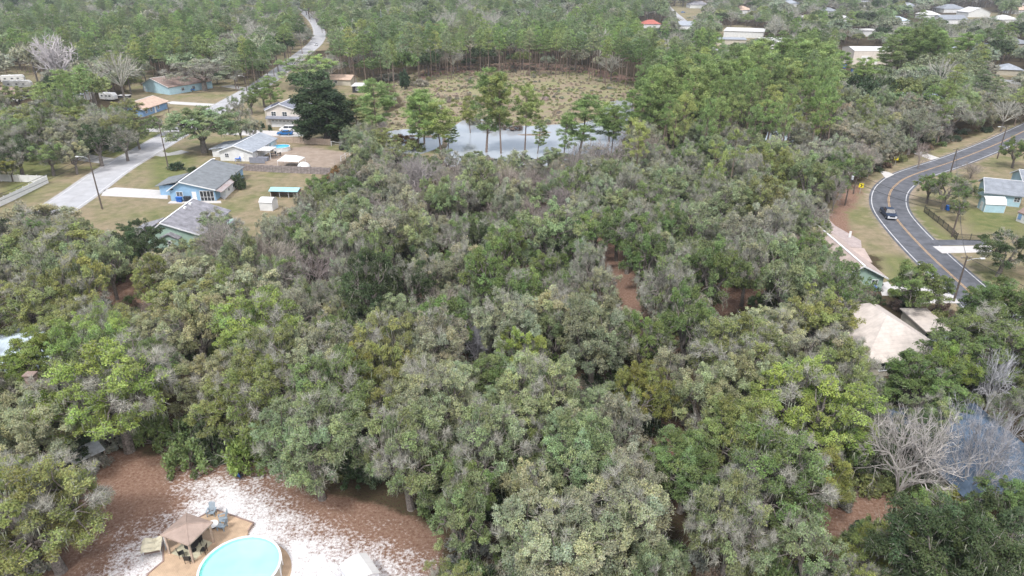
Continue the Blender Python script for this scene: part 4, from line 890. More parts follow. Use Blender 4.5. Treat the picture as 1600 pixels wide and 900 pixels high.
# random fill of the woods, keeping what the photograph shows open
KEEP=[[(60,905),(125,800),(160,725),(200,712),(255,738),(400,752),(470,790),(570,822),(640,850),(625,905)],
 [(-20,268),(90,250),(140,243),(190,243),(245,190),(300,180),(345,185),(425,140),(475,140),(475,205),(545,225),(552,240),(500,275),(462,300),(445,322),(400,340),(330,335),(300,385),(265,385),(200,350),(160,372),(135,345),(70,322),(-20,340)],
 [(195,150),(220,120),(300,125),(360,130),(410,120),(470,70),(490,55),(465,28),(470,12),(505,45),(512,75),(480,100),(440,130),(400,165),(300,175),(240,215),(205,235),(185,225),(200,180)],
 [(0,105),(50,105),(60,140),(30,165),(-10,165)],[(150,140),(215,143),(215,160),(150,160)],
 [(595,232),(600,195),(620,150),(600,125),(670,108),(800,101),(905,104),(1005,130),(1000,180),(975,220),(955,240),(700,245)],
 [(510,118),(600,115),(600,150),(570,190),(540,160)],
 [(1600,196),(1500,222),(1430,250),(1385,265),(1340,300),(1290,340),(1300,372),(1370,400),(1383,450),(1460,462),(1480,478),(1550,480),(1600,495),(1700,495),(1700,196)],
 [(1345,530),(1340,495),(1375,480),(1400,482),(1445,497),(1480,520),(1474,562),(1410,590),(1350,580)],
 [(1482,655),(1540,640),(1700,660),(1700,770),(1500,772),(1470,740)],
 [(936,372),(950,368),(988,425),(998,478),(988,498),(970,470)],[(1300,372),(1345,392),(1388,402),(1388,446),(1345,432)],[(1030,795),(1045,790),(1050,815),(1032,815)],[(975,560),(990,558),(995,585),(980,588)],[(1036,660),(1056,655),(1078,700),(1070,735),(1048,730)],[(1126,450),(1158,444),(1156,500),(1130,503)],[(795,545),(800,520),(820,560),(800,580)],[(700,560),(715,540),(730,600),(708,600)],[(690,700),(705,690),(722,740),(705,760)],[(880,580),(900,560),(925,570),(905,600)],[(545,640),(560,630),(575,655),(560,668)],[(250,640),(280,560),(300,600),(290,650)],[(1065,320),(1080,320),(1080,335),(1065,335)],[(1300,800),(1350,795),(1400,785),(1410,800),(1340,812)],
 [(1040,5),(1080,5),(1100,20),(1060,28)],[(1125,36),(1190,36),(1195,60),(1130,66)],[(1098,58),(1120,60),(1135,78),(1118,76)],[(1195,60),(1235,62),(1235,74),(1200,72)],[(1312,62),(1392,68),(1392,100),(1312,100)],[(1555,95),(1600,92),(1610,125),(1560,122)],[(1475,5),(1560,5),(1560,25),(1480,25)],[(130,445),(225,445),(225,470),(130,470)],[(-40,505),(75,505),(75,585),(-40,590)],[(1000,25),(1035,25),(1035,42),(1000,42)],[(1400,25),(1500,8),(1500,20),(1410,35)]]
KP=[np.array(k,float) for k in KEEP+AUTOKEEP]
_kx,_ky=np.meshgrid(np.arange(-400,2000,2.0),np.arange(-120,1200,2.0)); KMAP=np.zeros(_kx.shape,bool)
for k_ in KP: KMAP|=inside(k_,_kx,_ky)
def kept(p):
    i=int((p[1]+120)/2); j=int((p[0]+400)/2)
    return 0<=i<KMAP.shape[0] and 0<=j<KMAP.shape[1] and bool(KMAP[i,j])
def blocked(x,y,rad,h,slack=.8):
    return (kept(P(x,y,h*.6)) or kept(P(x,y,h*.95)) or kept(P(x-rad*slack,y,h*.6)) or kept(P(x+rad*slack,y,h*.6)) or kept(P(x,y-rad*slack,h*.45)) or kept(P(x,y,h*.25)))
_gx,_gy=np.meshgrid(np.arange(-400,400,1.5),np.arange(0,700,1.5)); NG=np.zeros(_gx.shape,bool)
for q in (LAWN_L,LAWN_R,YARD): NG|=inside(wpoly(q),_gx,_gy)
def nogo(x,y):
    i=int(y/1.5); j=int((x+400)/1.5)
    return 0<=i<NG.shape[0] and 0<=j<NG.shape[1] and bool(NG[i,j])
from mathutils import noise as mn
def patch(x,y,s,o=0.0): return mn.noise(Vector((x/s+o,y/s-o,o*1.7)))
def zone_tint(px,py,x,y):
    n1=patch(x,y,16,3.1); n2=patch(x,y,11,9.4); r=rt.random()
    if py<235 and not(px>1180): 
        pass
    if px<420 and py>430: pool=['olive','pale','bright','olive','green'] 
    elif px>1180 and py>560: pool=['green','olive','dark','yellow','sage','mauve','green']
    elif px>1180 and py<330: pool=['grey','mauve','sage','grey','olive']
    elif py<345 and 400<px<900: pool=['grey','mauve','sage','mauve','grey']
    elif py<480 and px>930: pool=['sage','grey','green','sage','grey']
    elif py<480: pool=['sage','grey','sage','green','grey','dark']
    elif py>780: pool=['pale','sage','olive','green','sage']
    else: pool=['sage','grey','pale','grey','green','olive','sage']
    k=int((n1*.5+.5+n2*.35+(r-.5)*.55)*len(pool)); return pool[max(0,min(len(pool)-1,k))]
man=[(t[1],t[2],t[3]*.62 if t[0]!='pine' else 1.2) for t in TREES if t[0] not in('shrub','palm')]
grid={}
def gkey(x,y): return (int(x//12),int(y//12))
for m_ in man: grid.setdefault(gkey(m_[0],m_[1]),[]).append(m_)
def clash(x,y,rr,k=1.0):
    gx,gy=gkey(x,y)
    for i in range(gx-2,gx+3):
        for j in range(gy-2,gy+3):
            for (a,b,c_) in grid.get((i,j),()):
                if math.hypot(a-x,b-y)<(rr+c_)*k: return True
    return False
def occupy(x,y,rr): grid.setdefault(gkey(x,y),[]).append((x,y,rr))
npr=np.random.RandomState(21)
FAR={'pine':[],'oak':[],'twig':[]}
def pine_zone(px,py,x,y):
    if py>300: return .0
    if px>1000 and px<1300 and 75<py<235: return .66
    if 520<px<1000 and py<125: return .70 if py>62 else .28
    if px<330 and py<95: return .45 if py>30 else .28
    if px<520 and py<100: return .25
    if px>1280 and 60<py<120: return .25
    if px>1000 and py<75: return .08
    return .06
# near and middle woods: y 38..215 m
cand=[]
for k in range(24000):
    y=38+(npr.rand()**.8)*190; x=npr.uniform(-1,1)*(y*.80+48); cand.append((x,y))
cand.sort(key=lambda c:npr.rand())
for x,y in cand:
    if math.hypot(x,y)<36: continue
    rad=(npr.uniform(1.9,4.4) if npr.rand()<.75 else npr.uniform(4,5.4)) if y>75 else (npr.uniform(2.6,4.2) if npr.rand()<.55 else npr.uniform(4.2,6.0))
    if clash(x,y,rad*.60): continue
    h=rad*npr.uniform(1.8,2.6)+npr.uniform(1,3)
    h=min(h,12.5 if y<80 else 13.5)
    px,py,_=P(x,y,h*.6)
    pz=pine_zone(px,py,x,y)
    if nogo(x,y): continue
    if px<-260 or px>1860 or py>1080: continue
    if npr.rand()<pz:
        h=npr.uniform(15,22); rr=npr.uniform(2.2,3.4)
        if clash(x,y,2.6): continue
        if blocked(x,y,rr,h): continue
        TREES.append(['pine',x,y,rr,h,'pine' if npr.rand()<.75 else 'pineyel',None,False]); occupy(x,y,1.9); continue
    if blocked(x,y,rad,h): 
        if blocked(x,y,rad*.45,h*.5,.6): continue
        rad*=.5; h*=.5
    tn=zone_tint(px,py,x,y); kind='oak'
    if tn=='mauve' and npr.rand()<.55: kind='bare'; tn='bareg'; h=rad*2.0
    elif npr.rand()<.04: kind='bare'; tn='bareg'; rad=min(rad,4.2); h=rad*2.0
    elif y<75 and rad>3.5:
        kind='big'
        if tn=='yellow': tn='olive'
    TREES.append([kind,x,y,rad,h,tn,None,False]); occupy(x,y,rad*.60)
# understorey shrubs near clearings and in gaps
for k in range(1500):
    y=38+(npr.rand()**.9)*130; x=npr.uniform(-1,1)*(y*.75+12); rad=npr.uniform(1.0,2.4); h=rad*npr.uniform(1.0,1.7)
    if nogo(x,y): continue
    if blocked(x,y,rad,h) or clash(x,y,rad*.5,.5): continue
    px,py,_=P(x,y,h*.5)
    tn=rt.choice(['green','dark','olive','green','bright','sage','brown','yellow'] if px>1000 else ['green','dark','sage','green','olive','mauve'])
    TREES.append(['shrub',x,y,rad,h,tn,None,False]); occupy(x,y,rad*.5)
# marsh bushes
for k in range(340):
    px=npr.uniform(610,1005); py=npr.uniform(104,238)
    X=np.array([px]); Y=np.array([py])
    if not inside(np.array([(600,236),(590,190),(630,165),(610,128),(670,108),(800,101),(900,104),(1010,128),(1000,165),(975,158),(945,160),(900,194),(700,190),(640,205),(600,205)],float),X,Y)[0]: continue
    c=W(px,py); rad=npr.uniform(.5,1.7); h=rad*npr.uniform(.7,1.2)
    TREES.append(['shrub',c.x,c.y,rad,h,rt.choice(['marshgreen','yellow','pinkish','mauve','marshgreen','tan','pale']) if py>112 else rt.choice(['brown','pinkish','mauve']),None,False])
# far woods
n_=0
for band,(y0,y1,sp) in enumerate([(215,330,6.0),(330,560,6.6),(560,1000,8.0),(1000,1700,14)]):
    area_n=int((y1-y0)*(y1+y0)*.80/(sp*sp)*2.6)
    ys_=np.sqrt(npr.uniform(y0*y0,y1*y1,area_n)); xs_=npr.uniform(-1,1,area_n)*(ys_*.80+40)
    for x,y in zip(xs_,ys_):
        rad=npr.uniform(3.6,6.8) if npr.rand()<.7 else npr.uniform(6,8.5)
        if clash(x,y,3.0*.55): continue
        px,py,_=P(x,y,9); pz=pine_zone(px,py,x,y)+.75*patch(x,y,38,7.7)
        isp=npr.rand()<pz
        if isp: rad=npr.uniform(2.6,4.6); h=npr.uniform(11,21) if not(520<px<1000 and py>55) else npr.uniform(16,22)
        else: h=rad*npr.uniform(1.4,2.6)
        if clash(x,y,rad*.55): continue
        if blocked(x,y,rad,h):
            if isp or blocked(x,y,rad*.6,h*.4,.6): continue
            rad*=.6; h*=.4
        occupy(x,y,rad*.55)
        near=y<330
        if isp:
            q_=npr.rand()*(1 if near else .75); tn='sage' if q_<.30 else ('green' if q_<.5 else ('pine' if q_<.85 else 'pineyel')); kd='pine'
        else:
            n1=patch(x,y,40,1.3)+npr.uniform(-.35,.35); tn='sage' if n1<-.2 else ('grey' if n1<.15 else ('olive' if n1<.3 else ('dark' if n1<.5 else 'green'))); kd='oak'
            if npr.rand()<.22: tn,kd='mauve','twig'
        FAR[kd].append((x,y,rad,h,tn))
# ---------------------------------------------------------------- link the trees as things, the rest as woods
LAND=[('the round turquoise pool',374,872),('the brown gazebo',293,820),('the white metal shed',565,880),('the blue-grey roof',1540,710),('the cream roof',1410,525),('the road curve',1390,310),('the iron fence',1500,385),
 ('the barn shed',1550,318),('the ranch house',315,285),('the green house',275,350),('the white vinyl fence',40,290),('the turquoise shed',443,300),('the two-storey house',447,175),('the tan-roofed house',232,162),('the concrete road',160,280),
 ('the dark evergreen',506,168),('the pond water',830,215),('the marsh island',850,150),('the red litter track',965,420),('the small red clearing',1052,720),('the cream warehouse',1350,82),('the tan roof',1345,410),('the lone white leafless tree',742,535),
 ('the feathery yellow-green tree',562,588),('the oak over the litter yard',175,610),('the brightest right-hand oak',1262,640),('the sandy yard edge',560,800),('the distant highway bend',495,60),('the red far roof',1016,33),('the bungalow',410,230),('the paired whitish trees',1480,740),('the far carport',562,132)]
def relation(px,py):
    best=min(LAND,key=lambda l:math.hypot(l[1]-px,(l[2]-py)*1.3)); dx,dy=px-best[1],py-best[2]
    if abs(dx)>abs(dy)*1.2: rel='left of' if dx<0 else 'right of'
    else: rel='beyond' if dy<0 else 'in front of'
    return rel,best[0],math.hypot(dx,dy)
def showing(t):
    p=P(t[1],t[2],t[4]*.6); s=t[3]/p[2]*FPX
    vis=-40<p[0]<1640 and -40<p[1]<960
    return (s*s*(1 if vis else .05))*(3 if t[7] else 1)
bykind={}
for t in TREES: bykind.setdefault(KNAME[t[0]],[]).append(t)
ORD=['nearest','second nearest','third nearest','fourth nearest','fifth nearest','sixth nearest','seventh nearest','eighth nearest','ninth nearest','tenth nearest','eleventh nearest','twelfth nearest','13th nearest','14th nearest','15th nearest','16th nearest']+[f'{k}th nearest' for k in (17,18,19,20)]+['21st nearest','22nd nearest','23rd nearest']+[f'{k}th nearest' for k in range(24,31)]
REST=[]
for kn,ts in bykind.items():
    ts.sort(key=showing,reverse=True)
    REST+= [(kn,t) for t in ts[300:]]
    ts=ts[:300]; groups={}
    for t in ts:
        px,py,_=P(t[1],t[2],t[4]*.6); rel,lm,d=relation(px,py); groups.setdefault((t[5],rel,lm),[]).append((d,t))
    for (tn,rel,lm),lst in groups.items():
        lst.sort(key=lambda q:q[0])
        for i,(d,t) in enumerate(lst):
            kind,x,y,rad,h,_,var,_m=t; R0,H0=NOM[kind]; pr=PROTO[kind]
            rr=random.Random(int(x*131+y*977)); v=pr[rr.randrange(len(pr))]
            if kind=='pine' and t[7] and rad>2.6: v=PINEFULL[rr.randrange(3)]
            if kind=='oak' and tn in('grey','mauve'): v=pr[rr.choice([1,4,7])]
            o=bpy.data.objects.new(kn,None); o.empty_display_size=.5; o.location=(x,y,0); o.rotation_euler=(0,0,rr.uniform(0,6.28)); s=rad/R0; R0,H0=EXT[v[0].name]; s=rad/R0; o.scale=(s,s,h/H0); link(o)
            word=TWORD[tn]; kw=KWORD[kn]
            if kn=='bare_tree': lab=f'{"whitish" if tn=="white" else "grey"} leafless tree'
            else: lab=f'{word} {kw}'
            if len(lst)==1: lab+=f' {rel} {lm}'
            elif i<30: lab+=f', {ORD[i]} {rel} {lm}'
            else: lab+=f', farther off {rel} {lm}'
            tag(o,lab,{'live_oak':'tree','magnolia_tree':'tree','cypress_tree':'tree','bare_tree':'bare tree','pine_tree':'pine','shrub':'shrub','cabbage_palm':'palm'}[kn],
                {'live_oak':'live oaks of the wood','bare_tree':'leafless trees among the oaks','pine_tree':'pines round the pond and beyond','shrub':'shrubs under and around the trees','cabbage_palm':'cabbage palms','magnolia_tree':'dense evergreens','cypress_tree':'upright trees'}[kn])
            j=rr.uniform(.86,1.16); tc_=TINT.get(tn,(.3,.3,.3)); tint=[tc_[0]*j*rr.uniform(.94,1.06),tc_[1]*j,tc_[2]*j*rr.uniform(.92,1.08)]
            for me_,nm in zip(v,('branches' if kn=='bare_tree' else 'crown','stems' if kn=='shrub' else 'trunk')):
                c=bpy.data.objects.new(nm,me_); c['tint']=tint; link(c,o)
print('trees', {k:len(v) for k,v in bykind.items()}, 'rest',len(REST),'far',{k:len(v) for k,v in FAR.items()})
# woods too many to count: one object each, instancing the mesh of a real tree that stands in the scene
def wood(name, label, sources, pts, R0, H0):
    me=bpy.data.meshes.new(name); me.from_pydata([(p[0],p[1],0) for p in pts],[],[])
    rs=np.random.RandomState(len(pts))
    def at(n,ty,arr,key='value'):
        a=me.attributes.new(n,ty,'POINT'); a.data.foreach_set(key,np.array(arr,'f').ravel() if ty!='INT' else np.array(arr,'i'))
    at('rot','FLOAT_VECTOR',[(0,0,rs.uniform(0,6.28)) for _ in pts],'vector')
    at('scl','FLOAT_VECTOR',[(p[2]/R0,p[2]/R0,p[3]/H0) for p in pts],'vector')
    at('var','INT',[rs.randint(len(sources)) for _ in pts])
    tt=[]
    for p in pts:
        c=np.array(TINT.get(p[4],(.25,.24,.22)))*rs.uniform(.82,1.2)*rs.uniform(.93,1.07,3); tt.append((*c,1))
    at('tint','FLOAT_COLOR',tt,'color')
    ng=bpy.data.node_groups.new(name,'GeometryNodeTree'); ng.interface.new_socket('Geometry',in_out='INPUT',socket_type='NodeSocketGeometry'); ng.interface.new_socket('Geometry',in_out='OUTPUT',socket_type='NodeSocketGeometry')
    N=ng.nodes; L=ng.links; gi=N.new('NodeGroupInput'); go=N.new('NodeGroupOutput'); ip=N.new('GeometryNodeInstanceOnPoints')
    L.new(gi.outputs[0],ip.inputs['Points'])
    j=N.new('GeometryNodeJoinGeometry')
    for s_ in sources:
        oi=N.new('GeometryNodeObjectInfo'); oi.transform_space='ORIGINAL'; oi.inputs['Object'].default_value=s_; oi.inputs['As Instance'].default_value=True; L.new(oi.outputs['Geometry'],j.inputs[0])
    L.new(j.outputs[0],ip.inputs['Instance']); ip.inputs['Pick Instance'].default_value=True
    for nm,ty,sock in (('var','INT','Instance Index'),('rot','FLOAT_VECTOR','Rotation'),('scl','FLOAT_VECTOR','Scale')):
        na=N.new('GeometryNodeInputNamedAttribute'); na.data_type=ty; na.inputs['Name'].default_value=nm
        out=[o_ for o_ in na.outputs if o_.enabled and o_.name=='Attribute'][0]; L.new(out,ip.inputs[sock])
    L.new(ip.outputs[0],go.inputs[0])
    o=bpy.data.objects.new(name,me); link(o); md=o.modifiers.new('scatter','NODES'); md.node_group=ng
    return tag(o,label,None,None,'stuff')
def lone(me_,name,label,cat,x,y,rad,h,R0,H0,tn,group):
    o=bpy.data.objects.new(name,me_); o.location=(x,y,0); o.scale=(rad/R0,rad/R0,h/H0); o['tint']=list(TINT.get(tn,(.25,.24,.22))); link(o); return tag(o,label,cat,group)
def lones(lods,name,labels,cat,lst,R0,H0,group):
    out=[]
    for me_,lb in zip(lods,labels):
        p=lst.pop(0); out.append(lone(me_,name,lb,cat,*p[:4],R0,H0,p[4],group))
    return out
for k in FAR: FAR[k].sort(key=lambda p:math.hypot(p[0],p[1]))
so_=lones(LOD_OAK,'live_oak',['rounded oak standing at the near edge of the far left forest','rounded oak at the near edge of the woodland behind the pond','spreading oak at the near edge of the woodland beyond the neighbourhood'],'tree',FAR['oak'],5.0,10,'live oaks of the wood')
sp_=lones(LOD_PINE,'pine_tree',['first straight pine of the row behind the marsh','slim straight pine in the stand behind the marsh'],'pine',FAR['pine'],3.0,19,'pines round the pond and beyond')
st_=lones(LOD_TWIG,'bare_tree',['grey twiggy leafless tree at the edge of the far forest'],'bare tree',FAR['twig'],4.0,9,'leafless trees among the oaks')
wood('far_oak_woodland','grey-green oak woodland filling the distance',so_,FAR['oak'],5.0,10)
wood('far_pine_woodland','tall pine forest behind the marsh and in the distance',sp_,FAR['pine'],3.0,19)
wood('far_leafless_woodland','grey leafless trees mixed through the distant forest',st_,FAR['twig'],4.0,9)
# trees beyond the first 300 of a kind
def src(kn,partname,k=0):
    c=[ch for o in COL.objects if o.name.split('.')[0]==kn for ch in o.children if ch.name.split('.')[0]==partname]
    seen=[]; 
    for q in c:
        if q.data.name not in [s.data.name for s in seen]: seen.append(q)
        if len(seen)>=4: break
    return seen
for kn,(R0,H0),pn in (('live_oak',(5.5,11.0),'crown'),('pine_tree',(3.1,20.0),'crown'),('shrub',(2.2,2.6),'crown'),('bare_tree',(5.0,10.5),'branches')):
    pts=[(t[1],t[2],t[3],t[4],t[5]) for k2,t in REST if k2==kn]
    if not pts: continue
    wood({'live_oak':'further_oak_crowns','pine_tree':'further_pine_crowns','shrub':'undergrowth','bare_tree':'further_leafless_crowns'}[kn],{'live_oak':'smaller oak crowns filling the wood canopy','pine_tree':'smaller pine crowns filling the stand','shrub':'undergrowth and marsh brush','bare_tree':'smaller leafless crowns'}[kn],src(kn,pn),pts,R0,H0)
# dense dark undergrowth over the forest floor
ug=[]
for k in range(5200):
    y=36+(npr.rand()**.75)*185; x=npr.uniform(-1,1)*(y*.78+30); rad=npr.uniform(.7,1.9); h=rad*npr.uniform(.7,1.5)
    if nogo(x,y): continue
    if blocked(x,y,rad*.6,h*.5): continue
    ug.append((x,y,rad,h,rt.choice(['dark','deep','green','dark','brown','olive','mauve'])))
mg=[]
MG=np.array([(600,238),(590,190),(630,165),(612,128),(670,106),(800,99),(902,102),(1012,127),(1002,165),(975,157),(945,160),(900,193),(850,196),(700,188),(640,203),(600,205)],float)
for k in range(6500):
    c=W(npr.uniform(590,1012),99+139*npr.rand()**1.35); px,py,_=P(c.x,c.y,0)
    if not inside(MG,np.array([px]),np.array([py]))[0]: continue
    f=patch(c.x,c.y,14,2.2); g_=patch(c.x,c.y,6,5.2)
    if g_<npr.uniform(-.5,.35) and py>110: continue
    rad=npr.uniform(.3,.85)
    mg.append((c.x,c.y,rad,rad*npr.uniform(.6,1.2),rt.choice(['pinkish','tan','tan'] if f<-.1 or py<112 else ['marshgreen','tan','marshgreen','pale'])))
wood('marsh_grass','tan and olive brush covering the marsh',src('shrub','crown'),mg,2.2,2.6)
wood('forest_undergrowth','low dark undergrowth on the forest floor',src('shrub','crown'),ug,2.2,2.6)
# ---------------------------------------------------------------- fences, poles, signs, vehicles, yard things
M['wood_fence']=pm('wood_fence',(.30,.26,.25),.9,.25,1.5,stripes=('X',.15),stripe_amt=.3); M['wood_tan']=pm('wood_tan',(.48,.38,.30),.85,.15,2)
M['pole_wood']=pm('pole_wood',(.13,.105,.09),.9,.2,3); M['sign_yellow']=pm('sign_yellow',(.80,.66,.02),.5,.03,3); M['plastic_blue']=pm('plastic_blue',(.02,.12,.45),.4,.1,3); M['plastic_dark']=pm('plastic_dark',(.04,.045,.055),.5,.1,3)
M['rubber']=pm('rubber',(.025,.025,.026),.9,.1,5); M['rim']=pm('rim',(.45,.46,.48),.35,.05,5,metal=.7)
for n,c in (('car_white',(.78,.78,.78)),('car_blue',(.03,.16,.42)),('car_navy',(.02,.035,.07)),('car_grey',(.20,.24,.29)),('car_dark',(.05,.055,.06)),('silver',(.55,.56,.58))):
    M[n]=pm(n,c,.42,.03,3,spec=.4)
def fence(name,label,pts,h,mat,panel=2.4,kind='solid',posts=True,group=None):
    root=thing(name,label,'fence',pts[0],0,group); o0=Vector(pts[0])
    for i in range(len(pts)-1):
        a,b=Vector(pts[i])-o0,Vector(pts[i+1])-o0; d=b-a; L=d.length; n=max(1,round(L/panel)); ang=math.atan2(d.y,d.x); s=L/n; pm_=None
        for k in range(n):
            if pm_ is None:
                m=MB()
                if kind=='solid':
                    q=int(s/.15)
                    for j in range(q): m.box((s*(j+.5)/q,.012*(j%3-1),h/2-.01*(j%2)),(s/q*.93,.025,h))
                    m.box((s/2,.05,h*.25),(s,.05,.09)); m.box((s/2,.05,h*.8),(s,.05,.09))
                elif kind=='vinyl':
                    q=int(s/.28)
                    for j in range(q): m.box((s*(j+.5)/q,0,h/2),(s/q*.96,.04,h-.25))
                    m.box((s/2,0,.14),(s,.08,.14)); m.box((s/2,0,h-.1),(s,.08,.14))
                elif kind=='iron':
                    q=int(s/.14)
                    for j in range(q): m.box((s*(j+.5)/q,0,h/2),(.03,.03,h))
                    for z in (.15,h*.85): m.box((s/2,0,z),(s,.04,.05))
                else:
                    m.tube([(0,0,h),(s,0,h)],.035,6); m.tube([(0,0,h*.5),(s,0,h*.5)],.02,5)
                pm_=m.mesh('fence_panel',M[mat])
            p=a+d*(k/n); o=bpy.data.objects.new('fence_panel',pm_); o.location=p; o.rotation_euler=(0,0,ang); link(o,root)
        if posts:
            m=MB(); w_=.12 if kind!='iron' else .08; m.box((0,0,(h+.12)/2),(w_,w_,h+.12)); m.box((0,0,h+.14),(w_+.05,w_+.05,.04)); pe=m.mesh('post',M[mat])
            for k in range(n+(1 if i==len(pts)-2 else 0)):
                o=bpy.data.objects.new('post',pe); p=a+d*(k/n); o.location=p+Vector((0,-.07,0)); o.rotation_euler=(0,0,ang); link(o,root)
    return root
fence('vinyl_fence','white vinyl privacy fence with a corner at the left edge',[PX(-12,283),PX(76,286),PX(20,314),PX(-70,356)],1.8,'white',2.3,'vinyl')
fence('wood_fence','long weathered grey board fence in front of the white canopy',[PX(372,266),PX(440,270),PX(517,273)],1.8,'wood_fence',2.4)
fence('wood_fence','tan-grey board fence behind the round backyard pool',[PX(427,222),PX(470,224),PX(517,227)],1.8,'wood_tan',2.4)
fence('iron_fence','black iron picket fence round the corner lawn by the side driveway',[PX(1443,331),PX(1472,354),PX(1487,367),PX(1494,375),PX(1536,377)],1.3,'black_metal',2.2,'iron')
fence('pipe_fence','thin white pipe fence along the dirt yard edge',[PX(518,228),PX(560,234),PX(533,252)],1.3,'white',3.5,'pipe')
fence('wood_fence','short grey board screen beside the paver drive',[PX(1285,345),PX(1296,367)],1.5,'wood_fence',2.2)

def pole(label,bx,by,ty,lamp=None,arm=True,mat='pole_wood',trans=False):
    b=PX(bx,by); h=height_at((bx,by),ty); root=thing('utility_pole' if mat=='pole_wood' else 'lamp_post',label,'utility pole' if mat=='pole_wood' else 'lamp post',b)
    m=MB(); m.tube([(0,0,-.2),(0,0,h*.5),(0,0,h)],[.17,.14,.10],8); m.build('pole',M[mat],root)
    if arm:
        m=MB(); m.box((0,.12,h-.35),(1.6,.1,.12)); ca=m.build('crossarm',M[mat],root)
        m=MB()
        for x_ in (-.7,0,.7): m.lathe([(.04,0),(.06,.05),(.03,.16)],6,0,(x_,.12,h-.29))
        m.build('insulators',M['galv'],ca)
    if trans:
        m=MB(); m.lathe([(.24,0),(.26,.05),(.26,.75),(.2,.85)],12,0,(.38,0,h-1.8)); m.build('transformer',M['galv'],root)
    if lamp:
        m=MB(); m.tube([(0,0,h-.8),(lamp*1.0,-.2,h-.35),(lamp*1.9,-.3,h-.25)],.04,6); ar=m.build('lamp_arm',M['galv'],root)
        m=MB(); m.box((lamp*2.2,-.3,h-.28),(.65,.28,.14)); m.build('lamp_head',M['white'],ar)
    return Vector((b.x,b.y+.12,b.z+h-.2)),root
T1,_=pole('street-lit wooden pole at the near end of the concrete road',160,327,242,lamp=-1,arm=False)
T2,_=pole('wooden pole on the green verge left of the ranch house',263,262,190)
T3,_=pole('wooden pole in front of the tan-roofed house',267,190,160)
T4,_=pole('distant lamp pole where the road narrows among trees',386,143,117,lamp=-1,arm=False)
T5,_=pole('wooden pole with transformer at the wood edge before the road curve',1320,321,268,trans=True)
T6,_=pole('slim leaning-looking pole behind the transformer pole',1333,303,279,arm=False)
T7,_=pole('wooden pole beside the upper right stretch of road',1558,248,196,lamp=-1)
T8,_=pole('wooden pole on the verge above the corner oaks',1485,270,232)
T9,_=pole('wooden pole inside the iron fence corner',1487,370,322)
T10,_=pole('tall wooden pole with lamp arm over the road at lower right',1490,471,400,lamp=1)
T11,_=pole('pale metal mast rising from the far pines',599,75,14,mat='galv',arm=False)
T12,_=pole('pale light post beside the far shop',1112,58,30,mat='galv',arm=False)
T0=Vector((T1.x-6,T1.y-62,T1.z)); T13=T10+Vector((12,-45,0))
def wire(p,q,sag,label):
    m=MB(); n=14; pts=[p.lerp(q,k/n)-Vector((0,0,sag*4*(k/n)*(1-k/n))) for k in range(n+1)]; o=m
    m.tube(pts,.04,4); o=m.build('power_line',M['black_metal']); tag(o,label,'power line','power lines between the poles')
for k,(p,q,lb) in enumerate([(T0,T1,'wire crossing the lower left verge to the lamp pole'),(T1,T2,'wire from the lamp pole to the verge pole'),(T2,T3,'wire from the verge pole to the pole by the tan-roofed house'),
    (T5,T9,'wire crossing the road curve from the transformer pole'),(T9,T10,'wire from the iron fence pole to the lamp-arm pole'),(T8,T9,'wire over the corner oaks'),(T8,T7,'wire along the upper right verge'),(T10,T13,'wire leaving to the lower right')]):
    wire(p,q,.7,lb); 
    if k in(0,1,3): wire(p+Vector((-.7,0,-1.2)),q+Vector((-.7,0,-1.2)),.9,lb.replace('wire','lower wire'))

def chevron_sign(label,bx,by,sz=.98):
    b=PX(bx,by); face=math.atan2(-b.y,-b.x)+math.pi/2; root=thing('curve_sign',label,'road sign',b,face,'yellow chevron signs on the road curve')
    m=MB(); m.box((0,.05,.9),(.06,.06,1.9)); m.build('post',M['galv'],root)
    m=MB(); m.prism([(-sz/2,1.5),(sz/2,1.5),(sz/2,1.5+sz),(-sz/2,1.5+sz)],'y',-.02,.02); pl=m.build('plate',M['sign_yellow'],root)
    c=1.5+sz/2; w_=sz*.16; m=MB()
    for s in (1,-1): m.prism([(-sz*.22,c+s*sz*.36),(-sz*.22+w_*1.5,c+s*sz*.36),(sz*.26,c),(sz*.26-w_*1.5,c)][::s],'y',-.035,-.022)
    m.build('chevron',M['dark'],pl)
chevron_sign('yellow chevron sign farthest up the curve by the bushes',1398,259); chevron_sign('middle yellow chevron sign at the paved pull-off',1355,280); chevron_sign('nearest yellow chevron sign, on the bare verge',1343,303)

